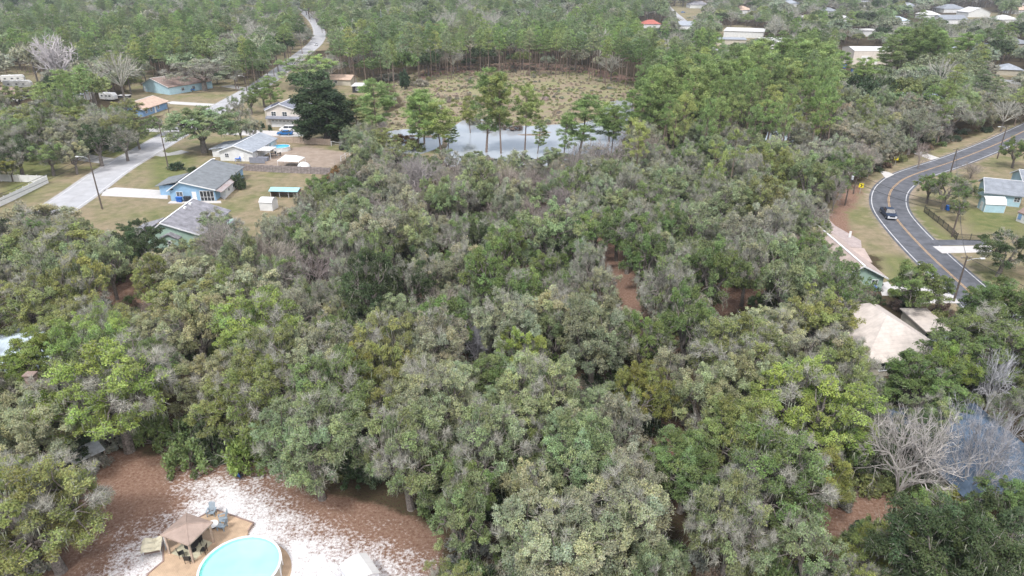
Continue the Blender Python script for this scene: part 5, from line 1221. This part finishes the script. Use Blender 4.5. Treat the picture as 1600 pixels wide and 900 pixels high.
def car(name,label,c,heading,paint,kind='sedan',cat='car',group=None,L=None):
    """side profile lofted across the width; heading: direction of travel in world degrees"""
    spec={'sedan':(4.6,1.78,1.42,[(0,.35),(0,.68),(.95,.86),(1.45,.9)],(1.35,1.85,3.35,4.1)),
          'suv':(4.8,1.9,1.75,[],(1.2,1.65,4.3,4.65)),'pickup':(5.6,1.98,1.85,[],(1.5,2.05,3.3,3.5))}[kind]
    Lc,Wc,Hc,_,(g0,g1,g2,g3)=spec; hood={'sedan':.90,'suv':1.05,'pickup':1.12}[kind]; tail={'sedan':.95,'suv':1.1,'pickup':1.10}[kind]
    root=thing(name,label,cat,c,R_(heading),group)
    fx_=lambda t:Lc/2-t
    low=[(0,.35),(.03,.70),(.12,hood-.12),(g0,hood),(g3,tail),(Lc-.06,tail-.04),(Lc,.6),(Lc-.05,.35)]
    m=MB(); n=len(low); W2=Wc/2
    secs=[(-W2,.92,0),(-W2*.93,1,.05),(W2*.93,1,.05),(W2,.92,0)]
    rows=[]
    for yy,k,lift in secs:
        rows.append([(fx_(Lc/2+(t-Lc/2)*(.985 if k<1 else 1)),yy,z*(.985 if k<1 else 1)) for t,z in low])
    for r0,r1 in zip(rows[:-1],rows[1:]):
        for i in range(n):
            j=(i+1)%n; m.poly([r0[i],r0[j],r1[j],r1[i]])
    m.poly(rows[0][::-1]); m.poly(rows[-1]); body=m.build('body',M[paint],root,bevel=.03)
    def cab(ins,zt,m_):
        tp=[(fx_(g1),zt),(fx_(g2),zt)]; bt=[(fx_(g0),hood-.01),(fx_(g3),tail-.01)]
        w0,w1=W2*.90-ins,W2*.74-ins
        v=[(bt[0][0],-w0,bt[0][1]),(bt[1][0],-w0,bt[1][1]),(tp[1][0],-w1,zt),(tp[0][0],-w1,zt)]; v+= [(a_,-b_,c_) for a_,b_,c_ in v]
        m_.add(v,[(0,1,2,3),(7,6,5,4),(0,3,7,4),(1,5,6,2),(3,2,6,7)])
    m=MB(); cab(0,Hc-.06,m); m.build('windows',M['glass'],root)
    m=MB(); m.box((fx_((g1+g2)/2),0,Hc-.03),(g2-g1+.1,W2*1.5,.07)); m.build('roof',M[paint],root,bevel=.03)
    m=MB()
    for s in (-1,1):
        for t in ((g1+g2)/2,):
            m.box((fx_(t),s*W2*.80,(hood+Hc)/2),(.10,.06,Hc-hood),rx=s*.25)
    m.build('pillars',M[paint],root)
    if kind=='pickup':
        m=MB(); m.box((fx_(Lc-1.05),0,tail+.02),(1.75,Wc*.78,.05)); m.build('truck_bed',M['dark'],root)
    m=MB(); m.box((fx_(-.02),0,.55),(.14,Wc*.9,.28)); m.build('front_bumper',M['silver'] if kind!='sedan' else M[paint],root,bevel=.04)
    m=MB(); m.box((fx_(.0),0,.78),(.08,Wc*.5,.18)); m.build('grille',M['dark'],root)
    for s in (-1,1):
        m=MB(); m.box((fx_(.05),s*Wc*.36,.80),(.14,.34,.16)); m.build('headlight',M['white'],root)
        m=MB(); m.box((fx_(Lc-.02),s*Wc*.40,.86),(.08,.22,.2)); m.build('tail_light',M['red_roof'],root)
        m=MB(); m.box((fx_(g0+.25),s*(Wc/2+.09),hood+.06),(.14,.2,.14)); m.build('mirror',M[paint],root)
    wm_=MB(); wm_.lathe([(.0,-.12),(.34,-.11),(.36,0),(.34,.11),(0,.12)],16); tm=wm_.mesh('wheel',M['rubber']); rm_=MB(); rm_.lathe([(0,-.13),(.19,-.135),(.21,.135),(0,.13)],12); rmm=rm_.mesh('rim',M['rim'])
    for t in (.9,Lc-.95):
        for s in (-1,1):
            o=bpy.data.objects.new('wheel',tm); o.location=(fx_(t),s*(Wc/2-.10),.36); o.rotation_euler=(math.pi/2,0,0); link(o,root)
            o2=bpy.data.objects.new('rim',rmm); link(o2,o)
    return root
def gz(px,py,z=.03): p=W(px,py); return Vector((p.x,p.y,z))
car('pickup_truck','dark blue pickup with silver bumper driving round the road curve',gz(1387,338),-101,'car_navy','pickup','pickup')
car('parked_suv','white SUV parked before the wide garage door',gz(450,205,.06),180,'car_white','suv')
car('parked_car','blue car parked nearest the fence by the two-storey house',gz(446,211,.06),180,'car_blue','sedan')
car('parked_car','bright blue car under the oak beside the aqua gable house',gz(295,143),215,'car_blue','sedan')
car('parked_suv','grey-blue SUV standing under the tan carport',gz(1461,538,.06),100,'car_grey','suv')
car('parked_car','white car half under the oak beyond the tan carport',gz(1512,541,.06),10,'car_white','sedan')
car('parked_car','white car on the far driveway by the grey bungalow',gz(1578,117,.06),170,'car_white','suv')
car('distant_car','dark car on the highway bend',gz(483,60,.03),-75,'car_navy','suv')
car('distant_car','white car farthest along the highway bend',gz(472,38,.03),-60,'car_white','sedan')
car('distant_car','pale car nearest on the highway bend',gz(494,71,.03),-80,'car_white','sedan')
car('distant_car','blue car parked beside the far street',gz(1067,20,.03),0,'car_blue','sedan')
def camper(label,c,rz,L,h=2.9):
    root=thing('camper_trailer',label,'camper trailer',c,R_(rz)); w_=2.4
    m=MB(); m.prism([(-L/2,.55),(L/2-.1,.55),(L/2,1.1),(L/2,h-.9),(L/2-.7,h),(-L/2+.3,h+.02),(-L/2,h-.3)],'y',-w_/2,w_/2); m.build('body',M['white'],root,bevel=.08)
    for x_ in (-L*.3,0,L*.25):
        m=MB(); m.box((x_,-w_/2-.02,1.9),(.9,.05,.55)); fo=m.build('window',M['galv'],root); m=MB(); m.box((x_,-w_/2-.05,1.9),(.75,.02,.42)); m.build('pane',M['glass'],fo)
    m=MB(); m.box((L*.12,-w_/2-.02,1.5),(.65,.04,1.8)); m.build('door',M['trim'],root)
    m=MB(); m.box((0,-w_/2-.012,1.15),(L*.92,.02,.12)); m.build('stripe',M['galv'],root)
    m=MB(); m.box((-L*.1,0,h+.12),(.8,.8,.22)); m.build('roof_vent',M['white'],root)
    for s in (-1,1):
        for x_ in (-.5,.4):
            m=MB(); m.lathe([(0,-.1),(.34,-.1),(.34,.1),(0,.1)],12); o=m.build('wheel',M['rubber'],root,loc=(x_,s*1.1,.34)); o.rotation_euler=(math.pi/2,0,0)
    m=MB(); m.tube([(L/2,0,.6),(L/2+1.1,0,.5)],.06,6); m.build('hitch',M['black_metal'],root)
camper('white camper trailer beside the tan-roofed house',gz(171,157),-12,6.2)
camper('long white camper trailer at the left edge',gz(30,138),8,10.5,3.2)
camper('white camper trailer behind the longer one at the left edge',gz(22,129),18,9,3.2)
root=thing('flatbed_trailer','black utility trailer between the camper and the tan-roofed house','trailer',gz(196,156),R_(-5))
m=MB(); m.box((0,0,.9),(4.2,1.9,.12)); m.box((0,.9,1.3),(4.2,.06,.7)); m.box((0,-.9,1.3),(4.2,.06,.7)); m.build('bed',M['car_dark'],root)
m=MB(); m.box((0,0,1.75),(4.4,2.1,.08)); m.build('cover',M['white'],root)
for s in (-1,1):
    m=MB(); m.lathe([(0,-.1),(.36,-.1),(.36,.1),(0,.1)],12); o=m.build('wheel',M['rubber'],root,loc=(0,s*1.0,.36)); o.rotation_euler=(math.pi/2,0,0)
root=thing('tractor','dark tractor parked at the corner of the dirt yard','tractor',gz(538,234),R_(8))
m=MB(); m.box((1.1,0,1.05),(1.9,.8,.75)); m.build('hood',M['car_dark'],root,bevel=.08)
m=MB(); m.box((-.4,0,1.0),(1.3,1.0,.5)); m.box((-.6,0,1.5),(.5,.6,.5)); m.build('seat_platform',M['car_grey'],root)
m=MB(); m.box((-.4,0,2.35),(1.5,1.3,.08)); [m.tube([(x_,s*.55,1.1),(x_,s*.55,2.35)],.04,6) for x_ in(-1.05,.2) for s in(-1,1)]; m.build('canopy',M['car_dark'],root)
for x_,r in ((-.7,.72),(1.7,.45)):
    for s in (-1,1):
        m=MB(); m.lathe([(0,-.2),(r*.9,-.18),(r,0),(r*.9,.18),(0,.2)],14); o=m.build('wheel',M['rubber'],root,loc=(x_,s*.85,r)); o.rotation_euler=(math.pi/2,0,0)
# bins
def bin_(label,px,py,mat,z=.05):
    root=thing('wheelie_bin',label,'bin',gz(px,py,z)); m=MB(); m.add([(-.28,-.3,.05),(.28,-.3,.05),(.28,.3,.05),(-.28,.3,.05),(-.34,-.38,1.0),(.34,-.38,1.0),(.34,.38,1.0),(-.34,.38,1.0)],[(0,1,5,4),(1,2,6,5),(2,3,7,6),(3,0,4,7),(3,2,1,0),(4,5,6,7)]); m.build('body',M[mat],root)
    m=MB(); m.box((0,.0,1.05),(.74,.84,.08),rx=.08); m.build('lid',M[mat],root,bevel=.02)
    m=MB(); m.tube([(-.3,.34,.12),(.3,.34,.12)],.11,10); m.build('wheel',M['rubber'],root)
bin_('blue wheeled bin at the corner of the ranch house',279,315.5,'plastic_blue'); bin_('second blue bin just right of the first by the ranch house',282.5,316,'plastic_blue'); bin_('dark bin left of the white door',291,314.7,'plastic_dark'); bin_('dark bin closest to the white door',296,314.5,'plastic_dark'); bin_('blue bin at the corner of the tan gable house',1363,457,'plastic_blue'); bin_('blue barrel under the corner oaks',1480,329,'plastic_blue')

# above-ground pools
def pool(name,label,c,r,h,waterc,wallm_,n=28):
    root=thing(name,label,'swimming pool',c)
    m=MB()
    for k in range(n):
        a0,a1=2*math.pi*k/n,2*math.pi*(k+1)/n
        for (ra,za,rb,zb) in ((r,0,r,h),(r-.05,h,r-.05,h-1.1)):
            p=[(ra*math.cos(a0),ra*math.sin(a0),za),(ra*math.cos(a1),ra*math.sin(a1),za),(rb*math.cos(a1),rb*math.sin(a1),zb),(rb*math.cos(a0),rb*math.sin(a0),zb)]
            m.poly(p if ra==r else p[::-1], 0 if ra==r else 1)
    m.poly([((r-.05)*math.cos(2*math.pi*k/n),(r-.05)*math.sin(2*math.pi*k/n),h-1.1) for k in range(n)],1)
    lin=pm('pool_liner',waterc,.5,.05,.6); m.build('wall',[M[wallm_],lin],root)
    rim=None
    for k in range(n//2):
        a0,a1=4*math.pi*k/n,4*math.pi*(k+1)/n; am=(a0+a1)/2; m=MB()
        q=[]
        for rr_ in (r-.10,r+.10):
            for a_ in (a0+.004,am,a1-.004): q.append((rr_*math.cos(a_),rr_*math.sin(a_)))
        o_=[q[0],q[1],q[2],q[5],q[4],q[3]]; m.prism(o_[::-1],'z',h-.01,h+.05); m.build('rim_section',M['white'],root)
        m=MB(); m.box(((r+.05)*math.cos(a0),(r+.05)*math.sin(a0),h/2),(.08,.12,h-.02),rz=a0); m.build('upright',M['trim'],root)
    wmat=bpy.data.materials.new('pool_water'); wmat.use_nodes=True; N=wmat.node_tree.nodes; L=wmat.node_tree.links; b=N['Principled BSDF']
    b.inputs['Roughness'].default_value=.06; b.inputs['IOR'].default_value=1.33
    tc=N.new('ShaderNodeTexCoord'); n1=N.new('ShaderNodeTexNoise'); n1.inputs['Scale'].default_value=.45; L.new(tc.outputs['Object'],n1.inputs[0]); rp=N.new('ShaderNodeValToRGB'); L.new(n1.outputs[0],rp.inputs[0])
    rp.color_ramp.elements[0].position=.3; rp.color_ramp.elements[1].position=.7; rp.color_ramp.elements[0].color=(waterc[0]*.85,waterc[1]*.95,waterc[2]*.97,1); rp.color_ramp.elements[1].color=(*[min(1,c_*1.06) for c_ in waterc],1); L.new(rp.outputs[0],b.inputs['Base Color'])
    n2=N.new('ShaderNodeTexNoise'); n2.inputs['Scale'].default_value=2.2; L.new(tc.outputs['Object'],n2.inputs[0]); bp_=N.new('ShaderNodeBump'); bp_.inputs['Strength'].default_value=.08; bp_.inputs['Distance'].default_value=.05; L.new(n2.outputs[0],bp_.inputs['Height']); L.new(bp_.outputs[0],b.inputs['Normal'])
    m=MB(); m.poly([((r-.06)*math.cos(2*math.pi*k/48),(r-.06)*math.sin(2*math.pi*k/48),h-.28) for k in range(48)]); m.build('water',wmat,root)
    return root
pc=Vector((-23.3,43.4,0))
pool('round_pool','large round above-ground pool of turquoise water beside the tan deck',pc,3.35,1.3,(.36,.82,.74),'tan_wall',32)
c_=W(440,235); pool('small_pool','small round blue pool in the bungalow backyard',(c_.x,c_.y,0),2.4,1.15,(.10,.45,.62),'white_wall',20)
m=MB(); n=40; m.prism([((3.35+.75)*math.cos(2*math.pi*k/n),(3.35+.75)*math.sin(2*math.pi*k/n)) for k in range(n)],'z',-.05,.05); o=m.build('pool_surround',M['pool_deck'],loc=(pc.x,pc.y,0)); tag(o,kind='structure')
# deck
dk=[(256,842),(322,806),(337,799),(397,820),(388,833),(386,850),(400,905),(370,960),(205,960),(232,900),(256,880)]
w_=[W(*p) for p in dk]; root=thing('pool_deck','tan timber deck with dark edging between the gazebo and the round pool','deck',w_[0]); o0=w_[0]
q=[(p.x-o0.x,p.y-o0.y) for p in w_]; m=MB(); m.prism(q[::-1],'z',-.1,.22); m.build('platform',M['pool_deck'],root)
m=MB()
for i in range(len(q)):
    a_,b_=Vector((*q[i],.24)),Vector((*q[(i+1)%len(q)],.24)); d_=b_-a_
    if i in(0,1,2,3,8,9,10): m.box(((a_+b_)/2),(d_.length,.12,.12),rz=math.atan2(d_.y,d_.x))
m.build('edge_boards',M['brown_roof'],root)
# gazebo from the four roof corners
g4=[W(250,836,2.55),W(294.5,852.5,2.55),W(333,815.5,2.55),W(291,801,2.55)]; gc=(g4[0]+g4[1]+g4[2]+g4[3])/4; root=thing('gazebo','open gazebo with a brown square roof on pale posts over the deck','gazebo',(gc.x,gc.y,.22))
rel=[Vector((p.x-gc.x,p.y-gc.y,2.33)) for p in g4]; M['gazebo_roof']=pm('gazebo_roof',(.36,.275,.23),.85,.12,1.0,bump=.3,bscale=12)
m=MB(); ap=Vector((0,0,2.9)); lowr=[p-Vector((0,0,.12)) for p in rel]
m.add([*rel,ap,*lowr],[(0,1,4),(1,2,4),(2,3,4),(3,0,4),(5,6,1,0),(6,7,2,1),(7,8,3,2),(8,5,0,3),(8,7,6,5)]); m.build('roof',M['gazebo_roof'],root)
m=MB()
for p in rel: m.box(((p*.5+ap*.5).x,(p*.5+ap*.5).y,(p.z+ap.z)/2+.015),(Vector((p.x,p.y,0)).length,.10,.05),rz=math.atan2(p.y,p.x),ry=math.atan2(ap.z-p.z,Vector((p.x,p.y,0)).length))
m.build('hip_caps',M['gazebo_roof'],root)
for p in rel:
    m=MB(); m.box((p.x*.84,p.y*.84,1.12),(.16,.16,2.24)); m.build('post',M['wood_tan'],root)
m=MB()
for i in range(4):
    a_,b_=rel[i]*.84,rel[(i+1)%4]*.84; d_=b_-a_; m.box(((a_.x+b_.x)/2,(a_.y+b_.y)/2,2.18),(d_.length,.1,.16),rz=math.atan2(d_.y,d_.x))
m.build('beams',M['wood_tan'],root)
M['mat']=pm('mat',(.50,.47,.34),.95,.1,2)
mt=thing('outdoor_rug','beige-green rug under the gazebo','rug',(gc.x,gc.y,.225)); m=MB(); m.prism([((p.x)*.80,(p.y)*.80) for p in rel],'z',0,.02); m.build('rug_cloth',M['mat'],mt)
def chair(label,c,rz,mat='black_metal',group='dark chairs round the gazebo table'):
    root=thing('patio_chair',label,'chair',c,rz,group)
    m=MB(); m.box((0,0,.44),(.5,.48,.05)); m.build('seat',M[mat],root); m=MB(); m.box((0,.25,.72),(.5,.04,.55),rx=-.15); m.build('backrest',M[mat],root)
    for x_ in(-.22,.22):
        for y_ in (-.2,.2): 
            m=MB(); m.box((x_,y_,.21),(.035,.035,.42)); m.build('leg',M[mat],root)
tb=thing('patio_table','dark metal table under the gazebo roof','table',(gc.x+.2,gc.y-.3,.25)); m=MB(); m.lathe([(.6,.70),(.62,.72),(.6,.75)],18); m.build('table_top',M['black_metal'],tb); m=MB(); m.tube([(0,0,0),(0,0,.70)],.05,8); m.lathe([(.3,0),(.3,.03)],12); m.build('pedestal',M['black_metal'],tb)
for k,(dx,dy,rz,lb) in enumerate([(1.15,-.3,-math.pi/2,'dark chair on the pool side of the gazebo table'),(-.7,-.7,math.pi*.7,'dark chair on the near left side of the gazebo table'),(.3,.75,0,'dark chair on the far side of the gazebo table'),(.2,-1.35,math.pi,'dark chair on the near side of the gazebo table')]): chair(lb,(gc.x+.2+dx,gc.y-.3+dy,.25),rz)
M['adirondack']=pm('adirondack',(.27,.33,.38),.5,.08,3)
def adirondack(label,px,py,rz):
    c=W(px,py,.22); root=thing('adirondack_chair',label,'lounge chair',c,rz,'blue-grey slatted lounge chairs on the deck')
    for k in range(5):
        m=MB(); m.box((0,-.32+.13*k,.40-.04*k),(.56,.11,.03),rx=-.25); m.build('seat_slat',M['adirondack'],root)
        m=MB(); m.box((-.24+.12*k,.36,.72+.03*(2-abs(k-2))),(.10,.03,.85),rx=-.35); m.build('back_slat',M['adirondack'],root)
    for s in(-1,1):
        m=MB(); m.box((s*.36,-.02,.58),(.14,.75,.03)); m.build('armrest',M['adirondack'],root); m=MB(); m.box((s*.33,-.32,.29),(.05,.1,.56)); m.box((s*.33,.3,.25),(.05,.1,.5)); m.build('legs',M['adirondack'],root)
adirondack('blue-grey slatted chair at the far corner of the deck',331.5,804,R_(5)); adirondack('blue-grey slatted chair beyond the fire table',349.5,814,R_(-60)); adirondack('blue-grey slatted chair nearest the pool',348,826,R_(-95))
c=W(333,824,.22); ft=thing('fire_table','round white-rimmed fire table at the gazebo corner','fire table',c); m=MB(); m.lathe([(.25,0),(.3,.35)],14); m.build('base',M['dark'],ft); m=MB(); m.lathe([(.30,.36),(.52,.36),(.54,.42),(.32,.43)],20); m.build('rim',M['white'],ft); m=MB(); m.lathe([(.0,.38),(.30,.40)],14); m.build('bowl',M['dark'],ft)
# slumped beige canopy
a=W(226,862,0); root=thing('swing_canopy','slumped beige fabric canopy on a bent frame left of the gazebo','canopy',W(241,866),R_(15)); M['canvas']=pm('canvas',(.52,.48,.36),.9,.12,1.5)
m=MB(); n=7; rs=np.random.RandomState(4); gz_=rs.normal(0,.06,(n,n))
for i in range(n):
    for j in range(n): m.v.append((-.85+1.7*i/(n-1),-.7+1.4*j/(n-1),1.05+.35*j/(n-1)+.10*math.sin(i*1.3)+gz_[i,j]-.12*abs(i-3)/3))
for i in range(n-1):
    for j in range(n-1): m.f.append((i*n+j,(i+1)*n+j,(i+1)*n+j+1,i*n+j+1)); m.m.append(0)
o=m.build('fabric',M['canvas'],root); s_=o.modifiers.new('thickness','SOLIDIFY'); s_.thickness=.03
for x_ in(-.8,.8):
    for y_ in(-.65,.65): m=MB(); m.tube([(x_,y_,0),(x_*.98,y_,1.05+.35*(y_+.65)/1.3)],.03,6); m.build('leg',M['galv'],root)
m=MB(); m.box((0,0,.45),(1.4,.6,.08)); m.build('bench',M['brown_roof'],root)
c=W(262,858); root=thing('leaning_door','white louvred panel leaning against the gazebo post','panel',c,R_(-60)); m=MB(); m.box((0,0,.85),(.7,.06,1.7),rx=-.25); m.build('panel',M['galv'],root); m=MB(); [m.box((0,-.06-.03*(k-5)*.0,.3+.14*k),(.6,.03,.05),rx=-.25) for k in range(9)]; m.build('louvres',M['white'],root)
# white metal shed at the bottom edge
b0=W(536,880,1.9); c0=W(571,863,1.9); d0=W(592,893,1.9)
c_=Vector((c0.x,c0.y,0)); d_=Vector((d0.x,d0.y,0)); b_=Vector((b0.x,b0.y,0)); ang=math.atan2((d_-c_).y,(d_-c_).x); Ls=(d_-c_).length; Ws=2.3
root=thing('metal_shed','small white metal shed on the sandy ground at the bottom edge','shed',c_,ang) # local x runs along the eave towards the camera, local y away from the pool
s_=-1
M['shed_white']=pm('shed_white',(.74,.75,.78),.45,.04,1,stripes=('X',.2),stripe_amt=.06)
m=MB(); m.prism([(0,0),(-Ws,0),(-Ws,1.8),(-Ws*.75,2.08),(-Ws*.5,2.16),(-Ws*.25,2.08),(0,1.8)],'x',.05,Ls-.05); m.build('wall',M['shed_white'],root)
m=MB(); up=[(.08,1.78),(-Ws*.25,2.13),(-Ws*.5,2.22),(-Ws*.75,2.13),(-Ws-.08,1.78)]; m.prism(up+[(p[0],p[1]-.05) for p in up][::-1],'x',-.06,Ls+.08); ro=m.build('roof',M['white_roof'],root)
m=MB()
for k in range(1,4): m.box((Ls*k/4,-Ws*.5,2.225),(.03,.9,.03))
m.build('roof_seams',M['white'],ro)
for k in (0,1):
    m=MB(); m.box((Ls-.03,-Ws*(.32+.36*k),.88),(.04,Ws*.34,1.65)); dd=m.build('door',M['white'],root); m=MB(); m.box((Ls+.01,-Ws*(.46+.08*k),.9),(.04,.04,.2)); m.build('handle',M['galv'],dd)
# grey lean-to roof panel by the left oak and other bits
c=W(118,742); root=thing('lean_shelter','grey sheet-metal shelter under the oak at the left clearing edge','shelter',c,R_(50)); m=MB()
m.prism([(-.2,1.35),(1.8,1.75),(1.8,1.82),(-.2,1.42)],'x',0,3.2); m.build('roof',M['galv'],root)
for x_ in(.1,3.1):
    for y_ in(0,1.7): m=MB(); m.box((x_,y_,.75),(.09,.09,1.3+.22*y_)); m.build('post',M['wood_tan'],root)
c=W(375,748); root=thing('camp_chair','dark folding chair at the wood edge above the sand','chair',c,R_(160)); m=MB(); m.box((0,0,.42),(.6,.5,.06)); m.build('seat',M['plastic_dark'],root); m=MB(); m.box((0,.27,.75),(.6,.05,.6),rx=-.2); m.build('backrest',M['plastic_blue'],root)
for x_ in(-.26,.26):
    m=MB(); m.tube([(x_,-.25,0),(x_,.28,.6)],.02,5); m.tube([(x_,.28,0),(x_,-.25,.6)],.02,5); m.build('leg',M['black_metal'],root)
c=W(73,660); root=thing('brick_chimney','brown brick chimney poking between the left oaks','chimney',c); m=MB(); m.box((0,0,3.2),(1.0,.8,6.6)); m.build('stack',M['brown_roof'],root); m=MB(); m.box((0,0,6.55),(1.2,1.0,.15)); m.build('cap',M['brown_roof'],root)
# white canopy tent and dome in the dirt yard
a,rz,L=frame_from(PX(434,263),PX(468,264)); root=thing('canopy_tent','white peaked fabric canopy behind the grey board fence','canopy',a,rz); m=MB()
m.add([(0,0,1.9),(L,0,1.9),(L,4.6,1.9),(0,4.6,1.9),(L*.25,2.3,3.0),(L*.8,2.3,2.9)],[(0,1,5,4),(1,2,5),(2,3,4,5),(3,0,4),(3,2,1,0)]); m.build('canopy',M['white'],root)
for x_ in(.1,L-.1):
    for y_ in(.1,4.5): m=MB(); m.tube([(x_,y_,0),(x_,y_,1.9)],.04,6); m.build('leg',M['trim'],root)
c=W(475,263); root=thing('dome_tent','small white dome cover beside the canopy','tent',c); m=MB(); m.lathe([(1.7,0),(1.6,.7),(1.25,1.2),(.7,1.55),(.05,1.7)],16); m.build('cover',M['white'],root,smooth=True); m=MB(); m.box((0,-1.62,.5),(.8,.1,.9)); m.build('flap',M['trim'],root)
# backyard bits behind the bungalow
for k,(px,py,nm,lb,mt_,s) in enumerate([(428,244,'patio_set','dark patio furniture cluster left of the round backyard pool','plastic_dark',1.0),(436,243,'tyre_stack','dark low stack beside the backyard pool','rubber',.7),(373,252,'play_set','blue play equipment against the bungalow wall','plastic_blue',1.0),(363,246,'barbecue','dark barbecue at the bungalow gable','plastic_dark',.9)]):
    root=thing(nm,lb,nm.replace('_',' '),gz(px,py)); m=MB(); m.box((0,0,.75*s),(1.6*s,.9*s,.08)); m.box((.5*s,.2,1.0*s),(.4*s,.4*s,.5*s)); m.build('top',M[mt_],root)
    for x_ in(-.7,.7):
        for y_ in(-.35,.35): m=MB(); m.box((x_*s,y_*s,.36*s),(.08,.08,.72*s)); m.build('leg',M[mt_],root)
# white marker, mailbox, boulders in the pond edge
c=W(1327,372); root=thing('marker_post','white marker board on the bare verge below the curve','marker',c); m=MB(); m.box((0,0,.75),(.45,.1,1.3)); m.build('board',M['white'],root); m=MB(); m.box((0,.08,.5),(.08,.06,1.0)); m.build('stake',M['wood_tan'],root)
def mailbox(lb,px,py):
    c=W(px,py); root=thing('mailbox',lb,'mailbox',c); m=MB(); m.box((0,0,.5),(.09,.09,1.0)); m.build('post',M['wood_tan'],root); m=MB(); m.prism([(-.11,1.0),(.11,1.0),(.11,1.16),(.06,1.24),(-.06,1.24),(-.11,1.16)],'y',-.26,.26); m.build('box',M['white'],root)
mailbox('mailbox at the mouth of the upper right driveway',1449,250); mailbox('mailbox beside the ranch house driveway',154,305); mailbox('mailbox on the verge of the lower right road',1480,446)
# blue yard items beside the warehouse
for px,py,lb in [(1316,106,'blue dumpster at the warehouse corner'),(1335,113,'blue dumpster in front of the warehouse wall')]:
    c=W(px,py); root=thing('dumpster',lb,'dumpster',c); m=MB(); m.prism([(-.9,0),(.9,0),(1.1,1.6),(-1.1,1.9)],'x',-1.5,1.5); m.build('body',M['plastic_blue'],root); m=MB(); m.box((0,0,1.82),(3.1,2.1,.08),rx=-.13); m.build('lid',M['plastic_dark'],root)
# ---------------------------------------------------------------- haze: pale air round the camera and the whole scene
hm=bpy.data.materials.new('haze'); hm.use_nodes=True; t=hm.node_tree; t.nodes.clear()
pv=t.nodes.new('ShaderNodeVolumePrincipled'); pv.inputs['Color'].default_value=(.86,.90,.96,1); pv.inputs['Density'].default_value=.00015; pv.inputs['Anisotropy'].default_value=.1
mo=t.nodes.new('ShaderNodeOutputMaterial'); t.links.new(pv.outputs[0],mo.inputs['Volume'])
m=MB(); m.box((0,2300,27.0),(6900,5600,56)); hz=m.build('haze',hm); tag(hz,kind='stuff')
